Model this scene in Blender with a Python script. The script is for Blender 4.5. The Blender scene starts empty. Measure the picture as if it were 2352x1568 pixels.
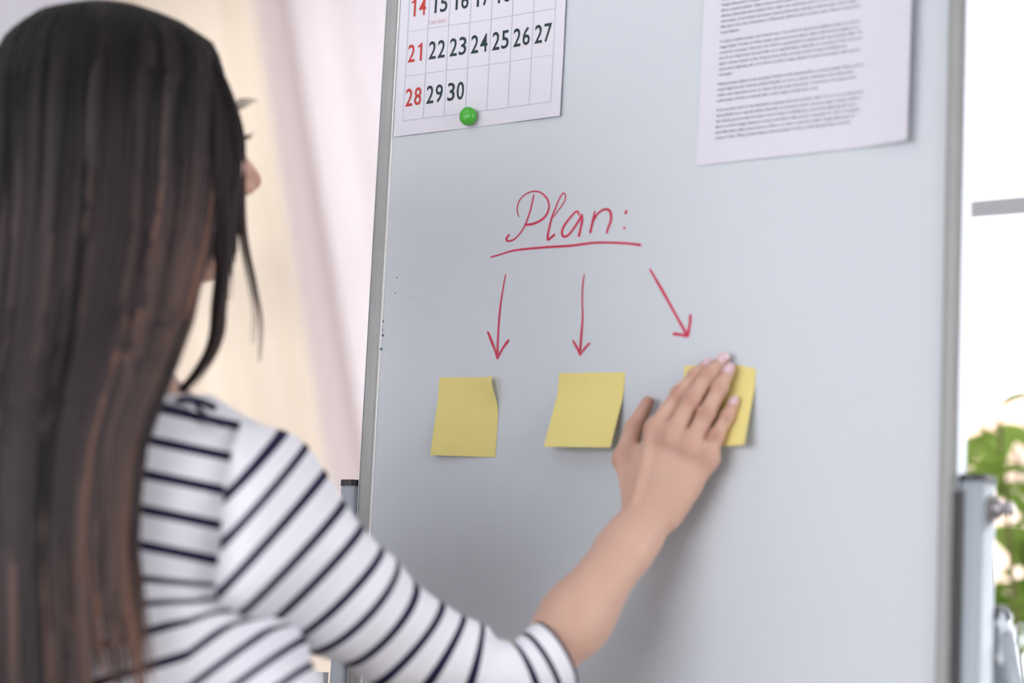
import bpy, math, random
import numpy as np
from mathutils import Vector, Matrix

C = bpy.context.scene.collection
SC = bpy.context.scene
random.seed(7)
RNG = np.random.default_rng(11)

# ------------------------------------------------------------------ camera
cam_d = bpy.data.cameras.new('camera')
cam = bpy.data.objects.new('camera', cam_d)
C.objects.link(cam)
cam.matrix_world = Matrix(((0.814889, 0.043152, 0.578008, 1.207814), (0.577688, -0.141754, -0.803855, -1.763784),
                           (0.047247, 0.988961, -0.140442, 1.130164), (0, 0, 0, 1)))
cam_d.sensor_width = 36.0
cam_d.lens = 77.91
cam_d.clip_start = 0.05
cam_d.dof.use_dof = True
cam_d.dof.focus_distance = 2.27
cam_d.dof.aperture_fstop = 2.0
SC.camera = cam

# ------------------------------------------------------------------ sky and lights
w = bpy.data.worlds.new('sky'); SC.world = w
w.use_nodes = True
bg = w.node_tree.nodes['Background']
bg.inputs['Color'].default_value = (0.95, 0.97, 1.0, 1)
bg.inputs['Strength'].default_value = 5.9
def area(name, loc, target, sx, sy, power, col):
    l = bpy.data.lights.new(name, 'AREA'); l.shape = 'RECTANGLE'; l.size = sx; l.size_y = sy
    l.energy = power; l.color = col
    o = bpy.data.objects.new(name, l); C.objects.link(o)
    o.location = loc
    o.rotation_euler = (Vector(target) - Vector(loc)).to_track_quat('-Z', 'Y').to_euler()
    return o
area('window_light_right', (2.93, -0.45, 1.70), (-1, -0.5, 1.35), 1.6, 1.6, 12, (1.0, 0.97, 0.95))
area('window_light_rear', (-1.2, -3.93, 1.7), (-0.6, 0, 1.3), 3.2, 1.9, 14, (0.96, 0.97, 1.0))
area('ceiling_fill', (-1.3, -2.3, 2.96), (-1.3, -2.3, 0), 2.6, 2.2, 16, (0.97, 0.98, 1.0))  # added fill lamp without a fixture, evens out the board and shirt
SC.view_settings.view_transform = 'Standard'
SC.view_settings.look = 'None'
SC.view_settings.exposure = 0.0
SC.view_settings.gamma = 1.0
SC.view_settings.use_curve_mapping = False
SC.cycles.use_denoising = True
SC.cycles.max_bounces = 8
SC.cycles.transparent_max_bounces = 16
SC.cycles.caustics_reflective = False
SC.cycles.caustics_refractive = False

# ------------------------------------------------------------------ measured shapes (metres)
STROKES = {'letter_p': [[(-0.05923, 1.56382), (-0.06149, 1.57007), (-0.06136, 1.57554), (-0.05919, 1.58083), (-0.05434, 1.5853), (-0.04722, 1.58799), (-0.04072, 1.58842), (-0.03338, 1.58623), (-0.0266, 1.58059), (-0.02339, 1.5743), (-0.02338, 1.56888), (-0.02568, 1.56364), (-0.03046, 1.55919), (-0.0382, 1.55616), (-0.04537, 1.55513), (-0.05047, 1.55552)], [(-0.04199, 1.58525), (-0.04371, 1.57715), (-0.04545, 1.56941), (-0.04858, 1.56058), (-0.05181, 1.55356), (-0.05654, 1.54725), (-0.06279, 1.54188), (-0.06926, 1.54004), (-0.07253, 1.54088), (-0.0731, 1.54298), (-0.07035, 1.54619)]],
 'letter_l': [[(-0.01734, 1.56023), (-0.01157, 1.56674), (-0.00556, 1.57406), (-0.00371, 1.57931), (-0.00534, 1.58328), (-0.00815, 1.58267), (-0.01208, 1.57639), (-0.01589, 1.56768), (-0.01905, 1.56012), (-0.02139, 1.55069), (-0.02309, 1.54242), (-0.02258, 1.5383), (-0.01978, 1.53942), (-0.01524, 1.54245)]],
 'letter_a': [[(0.01311, 1.55979), (0.01194, 1.56334), (0.00842, 1.56338), (0.00237, 1.55788), (-0.00364, 1.55117), (-0.00616, 1.54538), (-0.00523, 1.54113), (-0.00233, 1.53973), (0.00183, 1.54122), (0.00718, 1.54678), (0.01245, 1.55353), (0.01633, 1.55978)], [(0.01646, 1.56001), (0.01706, 1.55378), (0.01563, 1.54616), (0.01414, 1.53973)]],
 'letter_n': [[(0.03154, 1.56275), (0.02989, 1.55399), (0.02742, 1.54233)], [(0.02931, 1.55166), (0.03384, 1.55842), (0.03918, 1.56251), (0.04466, 1.56349), (0.0489, 1.56139), (0.05082, 1.55593), (0.05014, 1.55009), (0.04767, 1.54438), (0.04676, 1.54033)]],
 'colon_dot': [[(0.06829, 1.55998), (0.06779, 1.55896), (0.06729, 1.55794)]],
 'colon_dot2': [[(0.06593, 1.54362), (0.0662, 1.54354), (0.06648, 1.54346)]],
 'underline': [[(-0.09165, 1.52515), (-0.08025, 1.52707), (-0.06719, 1.52959), (-0.05413, 1.53051), (-0.02388, 1.53072), (0.00593, 1.53021), (0.02687, 1.53113), (0.04075, 1.53086), (0.06144, 1.52894), (0.07513, 1.52717), (0.08536, 1.52529)]],
 'arrow1': [[(-0.07199, 1.50653), (-0.07396, 1.49517), (-0.07649, 1.47599), (-0.07755, 1.45677), (-0.07766, 1.43874), (-0.07746, 1.42554)], [(-0.09079, 1.44956), (-0.087, 1.44276), (-0.08119, 1.43169), (-0.07699, 1.42252)], [(-0.06416, 1.43995), (-0.07031, 1.43303), (-0.07632, 1.42369)]],
 'arrow2': [[(0.02242, 1.50107), (0.02112, 1.48842), (0.02148, 1.47311), (0.02269, 1.45779), (0.022, 1.44142), (0.02139, 1.42625)], [(0.01225, 1.43624), (0.01676, 1.42995), (0.02161, 1.42215)], [(0.03227, 1.43279), (0.02725, 1.42834), (0.02161, 1.42215)]],
 'arrow3': [[(0.09719, 1.50131), (0.10504, 1.48987), (0.11639, 1.47313), (0.12767, 1.45596), (0.14093, 1.43602)], [(0.12584, 1.43761), (0.13374, 1.43634), (0.14163, 1.43485)], [(0.14403, 1.45513), (0.14397, 1.4472), (0.14223, 1.43596)]]}
HAND = {'thumb': [(0.1182, -0.03, 1.2831), (0.0915, -0.024, 1.3172), (0.0975, -0.017, 1.3478), (0.1082, -0.012, 1.3716)],
 'index': [(0.1297, -0.0285, 1.3441), (0.1477, -0.02, 1.3773), (0.1589, -0.012, 1.3947), (0.1695, -0.0075, 1.4056)],
 'middle': [(0.1482, -0.03, 1.3353), (0.1618, -0.0205, 1.3709), (0.1753, -0.012, 1.3959), (0.1862, -0.008, 1.4099)],
 'ring': [(0.1664, -0.028, 1.3275), (0.1771, -0.02, 1.3582), (0.1859, -0.012, 1.3831), (0.1927, -0.0078, 1.3994)],
 'pinky': [(0.1821, -0.0235, 1.3178), (0.1871, -0.018, 1.3376), (0.1944, -0.012, 1.3558), (0.1986, -0.0075, 1.3697)]}
WRIST = (0.1307, -0.0429, 1.2586)
ELBOW = (0.0766, -0.1523, 1.0999)
SHOULDER = (-0.045, -0.3654, 1.2497)
TENDON = [(0.1329, -0.033, 1.3418), (0.128, -0.041, 1.308), (0.1233, -0.047, 1.2816), (0.1183, -0.05, 1.2673)]
SLEEVE = [(-0.069, -0.3775, 1.256, 0.072), (-0.0431, -0.3606, 1.2299, 0.07), (-0.0145, -0.3065, 1.1804, 0.057), (0.0132, -0.2507, 1.1533, 0.048), (0.0384, -0.2033, 1.1277, 0.0435), (0.058, -0.1671, 1.1082, 0.042), (0.0792, -0.1466, 1.1137, 0.037), (0.0905, -0.1292, 1.1321, 0.0335)]
HEAD = (-0.19, -0.4181, 1.5599)
HPROF = [(1.6814, -0.4179, -0.4102), (1.6767, -0.454, -0.3775), (1.6661, -0.4853, -0.3471), (1.6484, -0.5055, -0.3199), (1.6313, -0.5123, -0.3118), (1.606, -0.5153, -0.307), (1.5734, -0.5151, -0.308), (1.5337, -0.5128, -0.3074), (1.4944, -0.5093, -0.3069), (1.4629, -0.5061, -0.3078), (1.4271, -0.5012, -0.3107), (1.3883, -0.4958, -0.3123), (1.3499, -0.4904, -0.3204), (1.3234, -0.4868, -0.3274), (1.294, -0.4842, -0.3361), (1.2578, -0.4813, -0.3383), (1.2041, -0.4786, -0.3364), (1.1509, -0.4768, -0.3253), (1.0914, -0.4758, -0.3106), (1.0445, -0.4736, -0.3084), (1.0017, -0.4662, -0.3153)]
LOCKS = [[(-0.144, -0.3961, 1.6586), (-0.1044, -0.3978, 1.618), (-0.097, -0.3781, 1.5713), (-0.0942, -0.3784, 1.513), (-0.0932, -0.38, 1.4551), (-0.0922, -0.385, 1.4162), (-0.0976, -0.383, 1.3828), (-0.104, -0.3952, 1.355), (-0.1129, -0.4103, 1.334)], [(-0.1456, -0.3972, 1.6585), (-0.1062, -0.3992, 1.6179), (-0.0979, -0.3788, 1.5712), (-0.0957, -0.3794, 1.5129), (-0.0953, -0.3815, 1.455), (-0.0932, -0.3856, 1.4162), (-0.0958, -0.383, 1.3903), (-0.0991, -0.393, 1.3627), (-0.1083, -0.4075, 1.3368)], [(-0.1445, -0.3898, 1.6563), (-0.1125, -0.3856, 1.6212), (-0.1064, -0.3609, 1.5761), (-0.1068, -0.3533, 1.5307), (-0.1073, -0.3456, 1.4853), (-0.1021, -0.334, 1.4403), (-0.0993, -0.3268, 1.4102), (-0.1018, -0.3226, 1.3761)], [(-0.1445, -0.3898, 1.6563), (-0.1125, -0.3856, 1.6212), (-0.107, -0.3613, 1.5761), (-0.1078, -0.3539, 1.5307), (-0.1088, -0.3467, 1.4853), (-0.1047, -0.3366, 1.4439), (-0.1024, -0.3303, 1.4176), (-0.1048, -0.3274, 1.391)], [(-0.1425, -0.3947, 1.6568), (-0.1066, -0.3934, 1.6194), (-0.1015, -0.3694, 1.5737), (-0.0979, -0.369, 1.5151), (-0.0951, -0.3692, 1.4571), (-0.0975, -0.3651, 1.4235), (-0.1017, -0.3635, 1.3972), (-0.1006, -0.3703, 1.3695)]]
BROW = [(-0.1266, -0.3431, 1.6048), (-0.1362, -0.3262, 1.611)]
NECKTRIM = [(-0.087, -0.4341, 1.3274), (-0.0845, -0.4265, 1.3297), (-0.0807, -0.4136, 1.329), (-0.0736, -0.4028, 1.3246)]
SEAM = [(-0.0738, -0.4279, 1.3249), (-0.0655, -0.4255, 1.3169), (-0.0565, -0.4229, 1.3105), (-0.0479, -0.4188, 1.3079)]
CAM = [(0.814889, 0.043152, 0.578008, 1.207814), (0.577688, -0.141754, -0.803855, -1.763784), (0.047247, 0.988961, -0.140442, 1.130164), (0.0, 0.0, 0.0, 1.0)]
FRONT_INNER = [(-0.1498, -0.4065, 1.6586), (-0.1075, -0.407, 1.6219), (-0.0951, -0.4007, 1.566), (-0.0993, -0.394, 1.5103), (-0.0995, -0.3931, 1.4685), (-0.0992, -0.3937, 1.4379), (-0.0972, -0.3993, 1.4067), (-0.0994, -0.4025, 1.3801)]
RINGS = [(0.3, -0.0448, -0.4071, 1.2969, -0.0089, 0.0143, 0.0169, 0.0108, -0.0117, -0.0014), (1.0, -0.037, -0.3915, 1.2785, -0.0042, 0.0394, 0.0315, 0.025, -0.0256, -0.005), (2.0, -0.0332, -0.3808, 1.2545, 0.0006, 0.0491, 0.0456, 0.038, -0.0407, -0.0069), (3.0, -0.0267, -0.3744, 1.2234, 0.0084, 0.0542, 0.0553, 0.0406, -0.044, -0.0051), (4.0, -0.0146, -0.3605, 1.2042, 0.0111, 0.049, 0.0499, 0.0387, -0.0403, -0.005), (5.0, -0.0163, -0.333, 1.1892, 0.0313, 0.0224, 0.0436, 0.0398, -0.0401, -0.0052), (6.0, -0.0122, -0.3078, 1.176, 0.0342, 0.0175, 0.0406, 0.0408, -0.0364, -0.0067), (7.0, -0.0064, -0.2921, 1.1668, 0.0321, 0.016, 0.0405, 0.0449, -0.0308, -0.0096), (8.0, 0.003, -0.2645, 1.1541, 0.0269, 0.0128, 0.0376, 0.0389, -0.0282, -0.0081), (9.0, 0.0123, -0.2363, 1.1379, 0.0253, 0.0119, 0.0363, 0.0348, -0.0292, -0.0046), (10.0, 0.0289, -0.2103, 1.1288, 0.0181, 0.007, 0.0345, 0.0279, -0.0271, -0.0015), (11.0, 0.0463, -0.1868, 1.1228, 0.0089, 0.0004, 0.0343, 0.0243, -0.0248, -0.0013), (12.0, 0.0616, -0.1654, 1.1129, 0.0002, -0.0057, 0.0336, 0.0219, -0.0249, -0.0002), (13.0, 0.0771, -0.1484, 1.1155, -0.0091, -0.0114, 0.0278, 0.0228, -0.0212, 0.002), (14.0, 0.086, -0.1382, 1.1223, -0.0125, -0.0139, 0.0279, 0.0248, -0.0224, 0.0048), (15.0, 0.0926, -0.1274, 1.1303, -0.0128, -0.0143, 0.0293, 0.0285, -0.0217, 0.0078)]
STRIPE_T = -0.476
STRIPE_S = 0.5


# ------------------------------------------------------------------ materials
def mat(name, col, rough=0.5, metal=0.0, spec=0.5, noise=0.0, nscale=40.0, bump=0.0, bscale=200.0, sss=0.0, coat=0.0):
    m = bpy.data.materials.new(name); m.use_nodes = True
    nt = m.node_tree; b = nt.nodes['Principled BSDF']
    b.inputs['Base Color'].default_value = (*col, 1)
    b.inputs['Roughness'].default_value = rough
    b.inputs['Metallic'].default_value = metal
    b.inputs['Specular IOR Level'].default_value = spec
    b.inputs['Coat Weight'].default_value = coat
    if sss:
        b.inputs['Subsurface Weight'].default_value = sss
        b.inputs['Subsurface Radius'].default_value = (0.9, 0.35, 0.2)
        b.inputs['Subsurface Scale'].default_value = 0.006
    if noise or bump:
        tc = nt.nodes.new('ShaderNodeTexCoord')
    if noise:
        n = nt.nodes.new('ShaderNodeTexNoise'); n.inputs['Scale'].default_value = nscale
        nt.links.new(tc.outputs['Object'], n.inputs['Vector'])
        mx = nt.nodes.new('ShaderNodeMix'); mx.data_type = 'RGBA'
        mx.inputs[6].default_value = (*[c * (1 - noise) for c in col], 1)
        mx.inputs[7].default_value = (*[min(1, c * (1 + noise)) for c in col], 1)
        nt.links.new(n.outputs['Fac'], mx.inputs[0])
        nt.links.new(mx.outputs[2], b.inputs['Base Color'])
    if bump:
        n2 = nt.nodes.new('ShaderNodeTexNoise'); n2.inputs['Scale'].default_value = bscale
        n2.inputs['Detail'].default_value = 4
        nt.links.new(tc.outputs['Object'], n2.inputs['Vector'])
        bp = nt.nodes.new('ShaderNodeBump'); bp.inputs['Strength'].default_value = bump
        bp.inputs['Distance'].default_value = 0.002
        nt.links.new(n2.outputs['Fac'], bp.inputs['Height'])
        nt.links.new(bp.outputs['Normal'], b.inputs['Normal'])
    return m

def cloth_mat(name, col, trans=0.45, tcol=None):
    m = bpy.data.materials.new(name); m.use_nodes = True
    nt = m.node_tree; nt.nodes.remove(nt.nodes['Principled BSDF'])
    out = nt.nodes['Material Output']
    d = nt.nodes.new('ShaderNodeBsdfDiffuse'); t = nt.nodes.new('ShaderNodeBsdfTranslucent')
    d.inputs['Color'].default_value = (*col, 1); t.inputs['Color'].default_value = (*(tcol or col), 1)
    mx = nt.nodes.new('ShaderNodeMixShader'); mx.inputs[0].default_value = trans
    tc = nt.nodes.new('ShaderNodeTexCoord'); n = nt.nodes.new('ShaderNodeTexNoise')
    n.inputs['Scale'].default_value = 300
    bp = nt.nodes.new('ShaderNodeBump'); bp.inputs['Strength'].default_value = 0.1
    bp.inputs['Distance'].default_value = 0.001
    nt.links.new(tc.outputs['Object'], n.inputs['Vector']); nt.links.new(n.outputs['Fac'], bp.inputs['Height'])
    nt.links.new(bp.outputs['Normal'], d.inputs['Normal'])
    nt.links.new(d.outputs[0], mx.inputs[1]); nt.links.new(t.outputs[0], mx.inputs[2])
    nt.links.new(mx.outputs[0], out.inputs['Surface'])
    return m

def glass_mat():
    m = bpy.data.materials.new('window_glass'); m.use_nodes = True
    nt = m.node_tree; nt.nodes.remove(nt.nodes['Principled BSDF'])
    t = nt.nodes.new('ShaderNodeBsdfTransparent'); g = nt.nodes.new('ShaderNodeBsdfGlossy')
    g.inputs['Roughness'].default_value = 0.02
    f = nt.nodes.new('ShaderNodeFresnel'); f.inputs['IOR'].default_value = 1.45
    mx = nt.nodes.new('ShaderNodeMixShader')
    nt.links.new(f.outputs[0], mx.inputs[0]); nt.links.new(t.outputs[0], mx.inputs[1]); nt.links.new(g.outputs[0], mx.inputs[2])
    nt.links.new(mx.outputs[0], nt.nodes['Material Output'].inputs['Surface'])
    return m

def board_mat():
    m = mat('whiteboard_enamel', (0.60, 0.635, 0.685), 0.45, spec=0.22)
    nt = m.node_tree; b = nt.nodes['Principled BSDF']
    tc = nt.nodes.new('ShaderNodeTexCoord')
    mp = nt.nodes.new('ShaderNodeMapping')
    mp.inputs['Location'].default_value = (0.15, 0, 1.02)
    nt.links.new(tc.outputs['Object'], mp.inputs['Vector'])
    wv = nt.nodes.new('ShaderNodeTexWave'); wv.wave_type = 'BANDS'; wv.bands_direction = 'Z'
    wv.inputs['Scale'].default_value = 11.0; wv.inputs['Distortion'].default_value = 5.0
    wv.inputs['Detail'].default_value = 3; wv.inputs['Detail Scale'].default_value = 1.6
    mp2 = nt.nodes.new('ShaderNodeMapping'); mp2.inputs['Scale'].default_value = (0.35, 1, 1)
    mp2.inputs['Rotation'].default_value = (0, 0.16, 0)
    nt.links.new(tc.outputs['Object'], mp2.inputs['Vector']); nt.links.new(mp2.outputs['Vector'], wv.inputs['Vector'])
    # old wipe marks: a patch with a shape of its own in the lower right
    n = nt.nodes.new('ShaderNodeTexNoise'); n.inputs['Scale'].default_value = 5.0
    nt.links.new(tc.outputs['Object'], n.inputs['Vector'])
    sep = nt.nodes.new('ShaderNodeSeparateXYZ'); nt.links.new(tc.outputs['Object'], sep.inputs[0])
    mr = nt.nodes.new('ShaderNodeMapRange'); mr.inputs['From Min'].default_value = -0.20; mr.inputs['From Max'].default_value = -0.42
    mr.interpolation_type = 'SMOOTHSTEP'
    nt.links.new(sep.outputs['Z'], mr.inputs['Value'])
    m1 = nt.nodes.new('ShaderNodeMath'); m1.operation = 'MULTIPLY'
    nt.links.new(wv.outputs['Fac'], m1.inputs[0]); nt.links.new(mr.outputs[0], m1.inputs[1])
    m2 = nt.nodes.new('ShaderNodeMath'); m2.operation = 'MULTIPLY'
    nt.links.new(m1.outputs[0], m2.inputs[0]); nt.links.new(n.outputs['Fac'], m2.inputs[1])
    mx = nt.nodes.new('ShaderNodeMix'); mx.data_type = 'RGBA'
    mx.inputs[6].default_value = (0.60, 0.635, 0.685, 1); mx.inputs[7].default_value = (0.75, 0.755, 0.82, 1)
    nt.links.new(m2.outputs[0], mx.inputs[0]); nt.links.new(mx.outputs[2], b.inputs['Base Color'])
    return m

def stripe_mat():
    m = mat('striped_jersey', (0.8, 0.8, 0.86), 0.85, spec=0.15, bump=0.12, bscale=700)
    nt = m.node_tree; b = nt.nodes['Principled BSDF']
    a = nt.nodes.new('ShaderNodeAttribute'); a.attribute_name = 'stripe'
    fr = nt.nodes.new('ShaderNodeMath'); fr.operation = 'FRACT'
    nt.links.new(a.outputs['Fac'], fr.inputs[0])
    c1 = nt.nodes.new('ShaderNodeMath'); c1.operation = 'COMPARE'
    c1.inputs[1].default_value = 0.5; c1.inputs[2].default_value = 0.142
    nt.links.new(fr.outputs[0], c1.inputs[0])
    mx = nt.nodes.new('ShaderNodeMix'); mx.data_type = 'RGBA'
    mx.inputs[6].default_value = (0.80, 0.80, 0.86, 1); mx.inputs[7].default_value = (0.016, 0.013, 0.045, 1)
    nt.links.new(c1.outputs[0], mx.inputs[0]); nt.links.new(mx.outputs[2], b.inputs['Base Color'])
    return m

def hair_mat():
    m = mat('brown_hair', (0.03, 0.02, 0.018), 0.48, spec=0.14)
    nt = m.node_tree; b = nt.nodes['Principled BSDF']
    a = nt.nodes.new('ShaderNodeAttribute'); a.attribute_name = 'tone'
    r = nt.nodes.new('ShaderNodeValToRGB'); cr = r.color_ramp
    cr.elements[0].position = 0; cr.elements[0].color = (0.005, 0.0042, 0.0042, 1)
    cr.elements[1].position = 1; cr.elements[1].color = (0.19, 0.092, 0.062, 1)
    e = cr.elements.new(0.45); e.color = (0.038, 0.029, 0.031, 1)
    e = cr.elements.new(0.7); e.color = (0.098, 0.064, 0.056, 1)
    nt.links.new(a.outputs['Fac'], r.inputs[0]); nt.links.new(r.outputs[0], b.inputs['Base Color'])
    b.inputs['Anisotropic'].default_value = 0.5
    return m

def skin_mat(col, *a, **k):
    m = mat('skin', col, *a, **k)
    nt = m.node_tree; b = nt.nodes['Principled BSDF']
    src = b.inputs['Base Color'].links[0].from_socket
    at = nt.nodes.new('ShaderNodeAttribute'); at.attribute_name = 'flush'
    mx = nt.nodes.new('ShaderNodeMix'); mx.data_type = 'RGBA'
    nt.links.new(at.outputs['Fac'], mx.inputs[0]); nt.links.new(src, mx.inputs[6])
    mx.inputs[7].default_value = (0.40, 0.185, 0.145, 1)
    nt.links.new(mx.outputs[2], b.inputs['Base Color'])
    return m

M = dict(
    board=board_mat(),
    alu=mat('brushed_aluminium', (0.285, 0.282, 0.28), 0.48, 0.35, noise=0.05, nscale=30),
    alu_light=mat('silver_lacquer', (0.44, 0.485, 0.54), 0.42, 0.15, noise=0.03),
    lit_side=mat('pale_lit_side', (0.74, 0.79, 0.86), 0.4, 0.1, noise=0.02),  # window light on the rails' outer sides, put into the colour
    black=mat('black_plastic', (0.018, 0.016, 0.02), 0.45, bump=0.1),
    dark=mat('dark_slot', (0.10, 0.12, 0.15), 0.6, noise=0.1),
    steel=mat('zinc_bolt', (0.36, 0.34, 0.36), 0.35, 0.8, noise=0.08, nscale=90),
    white_edge=mat('white_edge_strip', (0.86, 0.86, 0.85), 0.5, noise=0.05, nscale=25),
    paper=mat('white_paper', (0.70, 0.685, 0.765), 0.8, spec=0.2, noise=0.01, bump=0.05),
    cal=mat('calendar_paper', (0.71, 0.69, 0.775), 0.7, spec=0.3, noise=0.01, bump=0.04),
    ink_red=mat('red_print', (0.50, 0.035, 0.025), 0.7, noise=0.05),
    ink_pale=mat('pale_red_print', (0.62, 0.36, 0.40), 0.7, noise=0.1),
    ink_green=mat('dark_green_print', (0.008, 0.030, 0.034), 0.7, noise=0.1),
    ink_grid=mat('blue_grid_print', (0.43, 0.53, 0.63), 0.7, noise=0.08, nscale=80),
    ink_grey=mat('grey_print', (0.17, 0.17, 0.23), 0.7, noise=0.1),
    marker=mat('magenta_marker_ink', (0.56, 0.018, 0.075), 0.5, noise=0.28, nscale=120),
    grime=mat('marker_residue', (0.10, 0.13, 0.15), 0.7, noise=0.3),
    teal=mat('teal_residue', (0.03, 0.16, 0.20), 0.7, noise=0.3),
    green=mat('green_plastic', (0.05, 0.40, 0.025), 0.3, spec=0.5, noise=0.05, coat=0.2),
    note=mat('yellow_note_paper', (0.80, 0.69, 0.265), 0.75, spec=0.2, noise=0.02, nscale=60),
    skin=skin_mat((0.60, 0.385, 0.30), 0.5, spec=0.35, noise=0.07, nscale=28, bump=0.08, bscale=900, sss=0.25),
    lip=mat('lips', (0.50, 0.20, 0.17), 0.4, noise=0.1),
    nail=mat('pink_nail_varnish', (0.68, 0.48, 0.53), 0.25, coat=0.5, noise=0.03),
    shirt=stripe_mat(),
    navy=mat('navy_trim', (0.02, 0.018, 0.05), 0.85, noise=0.1),
    hair=hair_mat(),
    lash=mat('black_lashes', (0.015, 0.01, 0.01), 0.6, noise=0.1),
    eye=mat('eye_white', (0.85, 0.82, 0.8), 0.15, noise=0.02),
    jeans=mat('blue_denim', (0.05, 0.08, 0.16), 0.85, noise=0.2, nscale=200, bump=0.2),
    shoe=mat('white_shoe_leather', (0.75, 0.75, 0.75), 0.5, noise=0.05),
    wall=mat('wall_paint', (0.86, 0.85, 0.91), 0.9, noise=0.015, nscale=8, bump=0.04),
    floor=mat('pale_wood_floor', (0.52, 0.45, 0.38), 0.5, noise=0.12, nscale=14),
    ceil=mat('ceiling_paint', (0.85, 0.85, 0.86), 0.9, noise=0.01, bump=0.03),
    frame=mat('window_frame_grey', (0.50, 0.49, 0.53), 0.5, noise=0.03),
    glass=glass_mat(),
    cream=cloth_mat('cream_curtain_cloth', (0.86, 0.765, 0.66), 0.42, (0.90, 0.77, 0.61)),
    pink=cloth_mat('pinkish_curtain_cloth', (0.82, 0.755, 0.77), 0.44, (0.84, 0.765, 0.79)),
    leaf=cloth_mat('green_leaf', (0.34, 0.50, 0.12), 0.5, (0.50, 0.66, 0.16)),
    stem=mat('plant_stem', (0.22, 0.20, 0.08), 0.7, noise=0.2),
    pot=mat('terracotta', (0.62, 0.36, 0.24), 0.8, noise=0.1),
    soil=mat('soil', (0.05, 0.035, 0.025), 0.95, noise=0.4, bump=0.5),
    ground=mat('pale_paving', (0.42, 0.41, 0.42), 0.9, noise=0.1, nscale=3),
    gwall=mat('pale_garden_wall', (0.62, 0.66, 0.72), 0.9, noise=0.06),
    house=mat('peach_render', (0.74, 0.55, 0.42), 0.9, noise=0.05, nscale=4),
    roof=mat('clay_roof', (0.40, 0.24, 0.17), 0.9, noise=0.15),
    pane=mat('dark_pane', (0.10, 0.12, 0.14), 0.1, noise=0.05),
)
for k in ('note', 'paper', 'cal'):
    nt = M[k].node_tree; b = nt.nodes['Principled BSDF']
    b.inputs['Transmission Weight'].default_value = 0.0

# ------------------------------------------------------------------ object helpers
def mesh(name, verts, faces, m, parent=None, smooth=True, attrs=None):
    me = bpy.data.meshes.new(name)
    v = np.asarray(verts, float).reshape(-1, 3)
    base = Vector((0, 0, 0))
    if parent is not None:
        base = parent.matrix_basis.translation.copy()
        pp = parent.parent
        while pp is not None:
            base += pp.matrix_basis.translation; pp = pp.parent
    v = v - np.array(base)
    if isinstance(faces, np.ndarray):
        faces = faces.tolist()
    me.from_pydata(v.tolist(), [], faces)
    me.validate()
    if smooth:
        me.polygons.foreach_set('use_smooth', np.ones(len(me.polygons), bool))
    for an, av in (attrs or {}).items():
        a = me.attributes.new(an, 'FLOAT', 'POINT'); a.data.foreach_set('value', np.asarray(av, np.float32))
    me.materials.append(m)
    me.update()
    o = bpy.data.objects.new(name, me); C.objects.link(o)
    if parent is not None: o.parent = parent
    return o

def thing(name, label, cat, loc, group=None):
    o = bpy.data.objects.new(name, None); C.objects.link(o)
    o.empty_display_size = 0.05
    o.location = loc; o['label'] = label; o['category'] = cat
    if group: o['group'] = group
    return o
def tag(o, label, cat, group=None):
    o['label'] = label; o['category'] = cat
    if group: o['group'] = group
    return o
def struct(o):
    o['kind'] = 'structure'; return o

class MB:
    def __init__(s): s.v = []; s.f = []
    def add(s, v, f):
        b = len(s.v); s.v += [tuple(map(float, q)) for q in v]; s.f += [tuple(i + b for i in q) for q in f]; return s
    def box(s, lo, hi):
        x0, y0, z0 = lo; x1, y1, z1 = hi
        v = [(x0, y0, z0), (x1, y0, z0), (x1, y1, z0), (x0, y1, z0), (x0, y0, z1), (x1, y0, z1), (x1, y1, z1), (x0, y1, z1)]
        return s.add(v, [(0, 3, 2, 1), (4, 5, 6, 7), (0, 1, 5, 4), (1, 2, 6, 5), (2, 3, 7, 6), (3, 0, 4, 7)])
    def prism(s, poly, axis, a, b):
        """poly: 2-D outline; extruded along axis ('x','y','z') from a to b"""
        def P(q, t):
            return {'z': (q[0], q[1], t), 'y': (q[0], t, q[1]), 'x': (t, q[0], q[1])}[axis]
        n = len(poly)
        v = [P(q, a) for q in poly] + [P(q, b) for q in poly]
        f = [(i, (i + 1) % n, n + (i + 1) % n, n + i) for i in range(n)] + [tuple(range(n))[::-1], tuple(range(n, 2 * n))]
        return s.add(v, f)
    def tube(s, pts, r, n=12, caps=True, flat=None):
        v, f = tube(pts, r, n, caps); return s.add(v, f)
    def lathe(s, base, axis, prof, n=24):
        """prof: (radius, distance along axis)"""
        ax = Vector(axis).normalized(); u = ax.orthogonal().normalized(); w2 = ax.cross(u); b = Vector(base)
        v = []; f = []
        for r, h in prof:
            for i in range(n):
                t = 2 * math.pi * i / n
                v.append(b + ax * h + (u * math.cos(t) + w2 * math.sin(t)) * r)
        for j in range(len(prof) - 1):
            for i in range(n):
                k = (i + 1) % n
                f.append((j * n + i, j * n + k, (j + 1) * n + k, (j + 1) * n + i))
        f.append(tuple(range(n))[::-1]); f.append(tuple(range((len(prof) - 1) * n, len(prof) * n)))
        return s.add(v, f)
    def build(s, name, m, parent=None, smooth=False):
        return mesh(name, s.v, s.f, m, parent, smooth)

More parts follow.
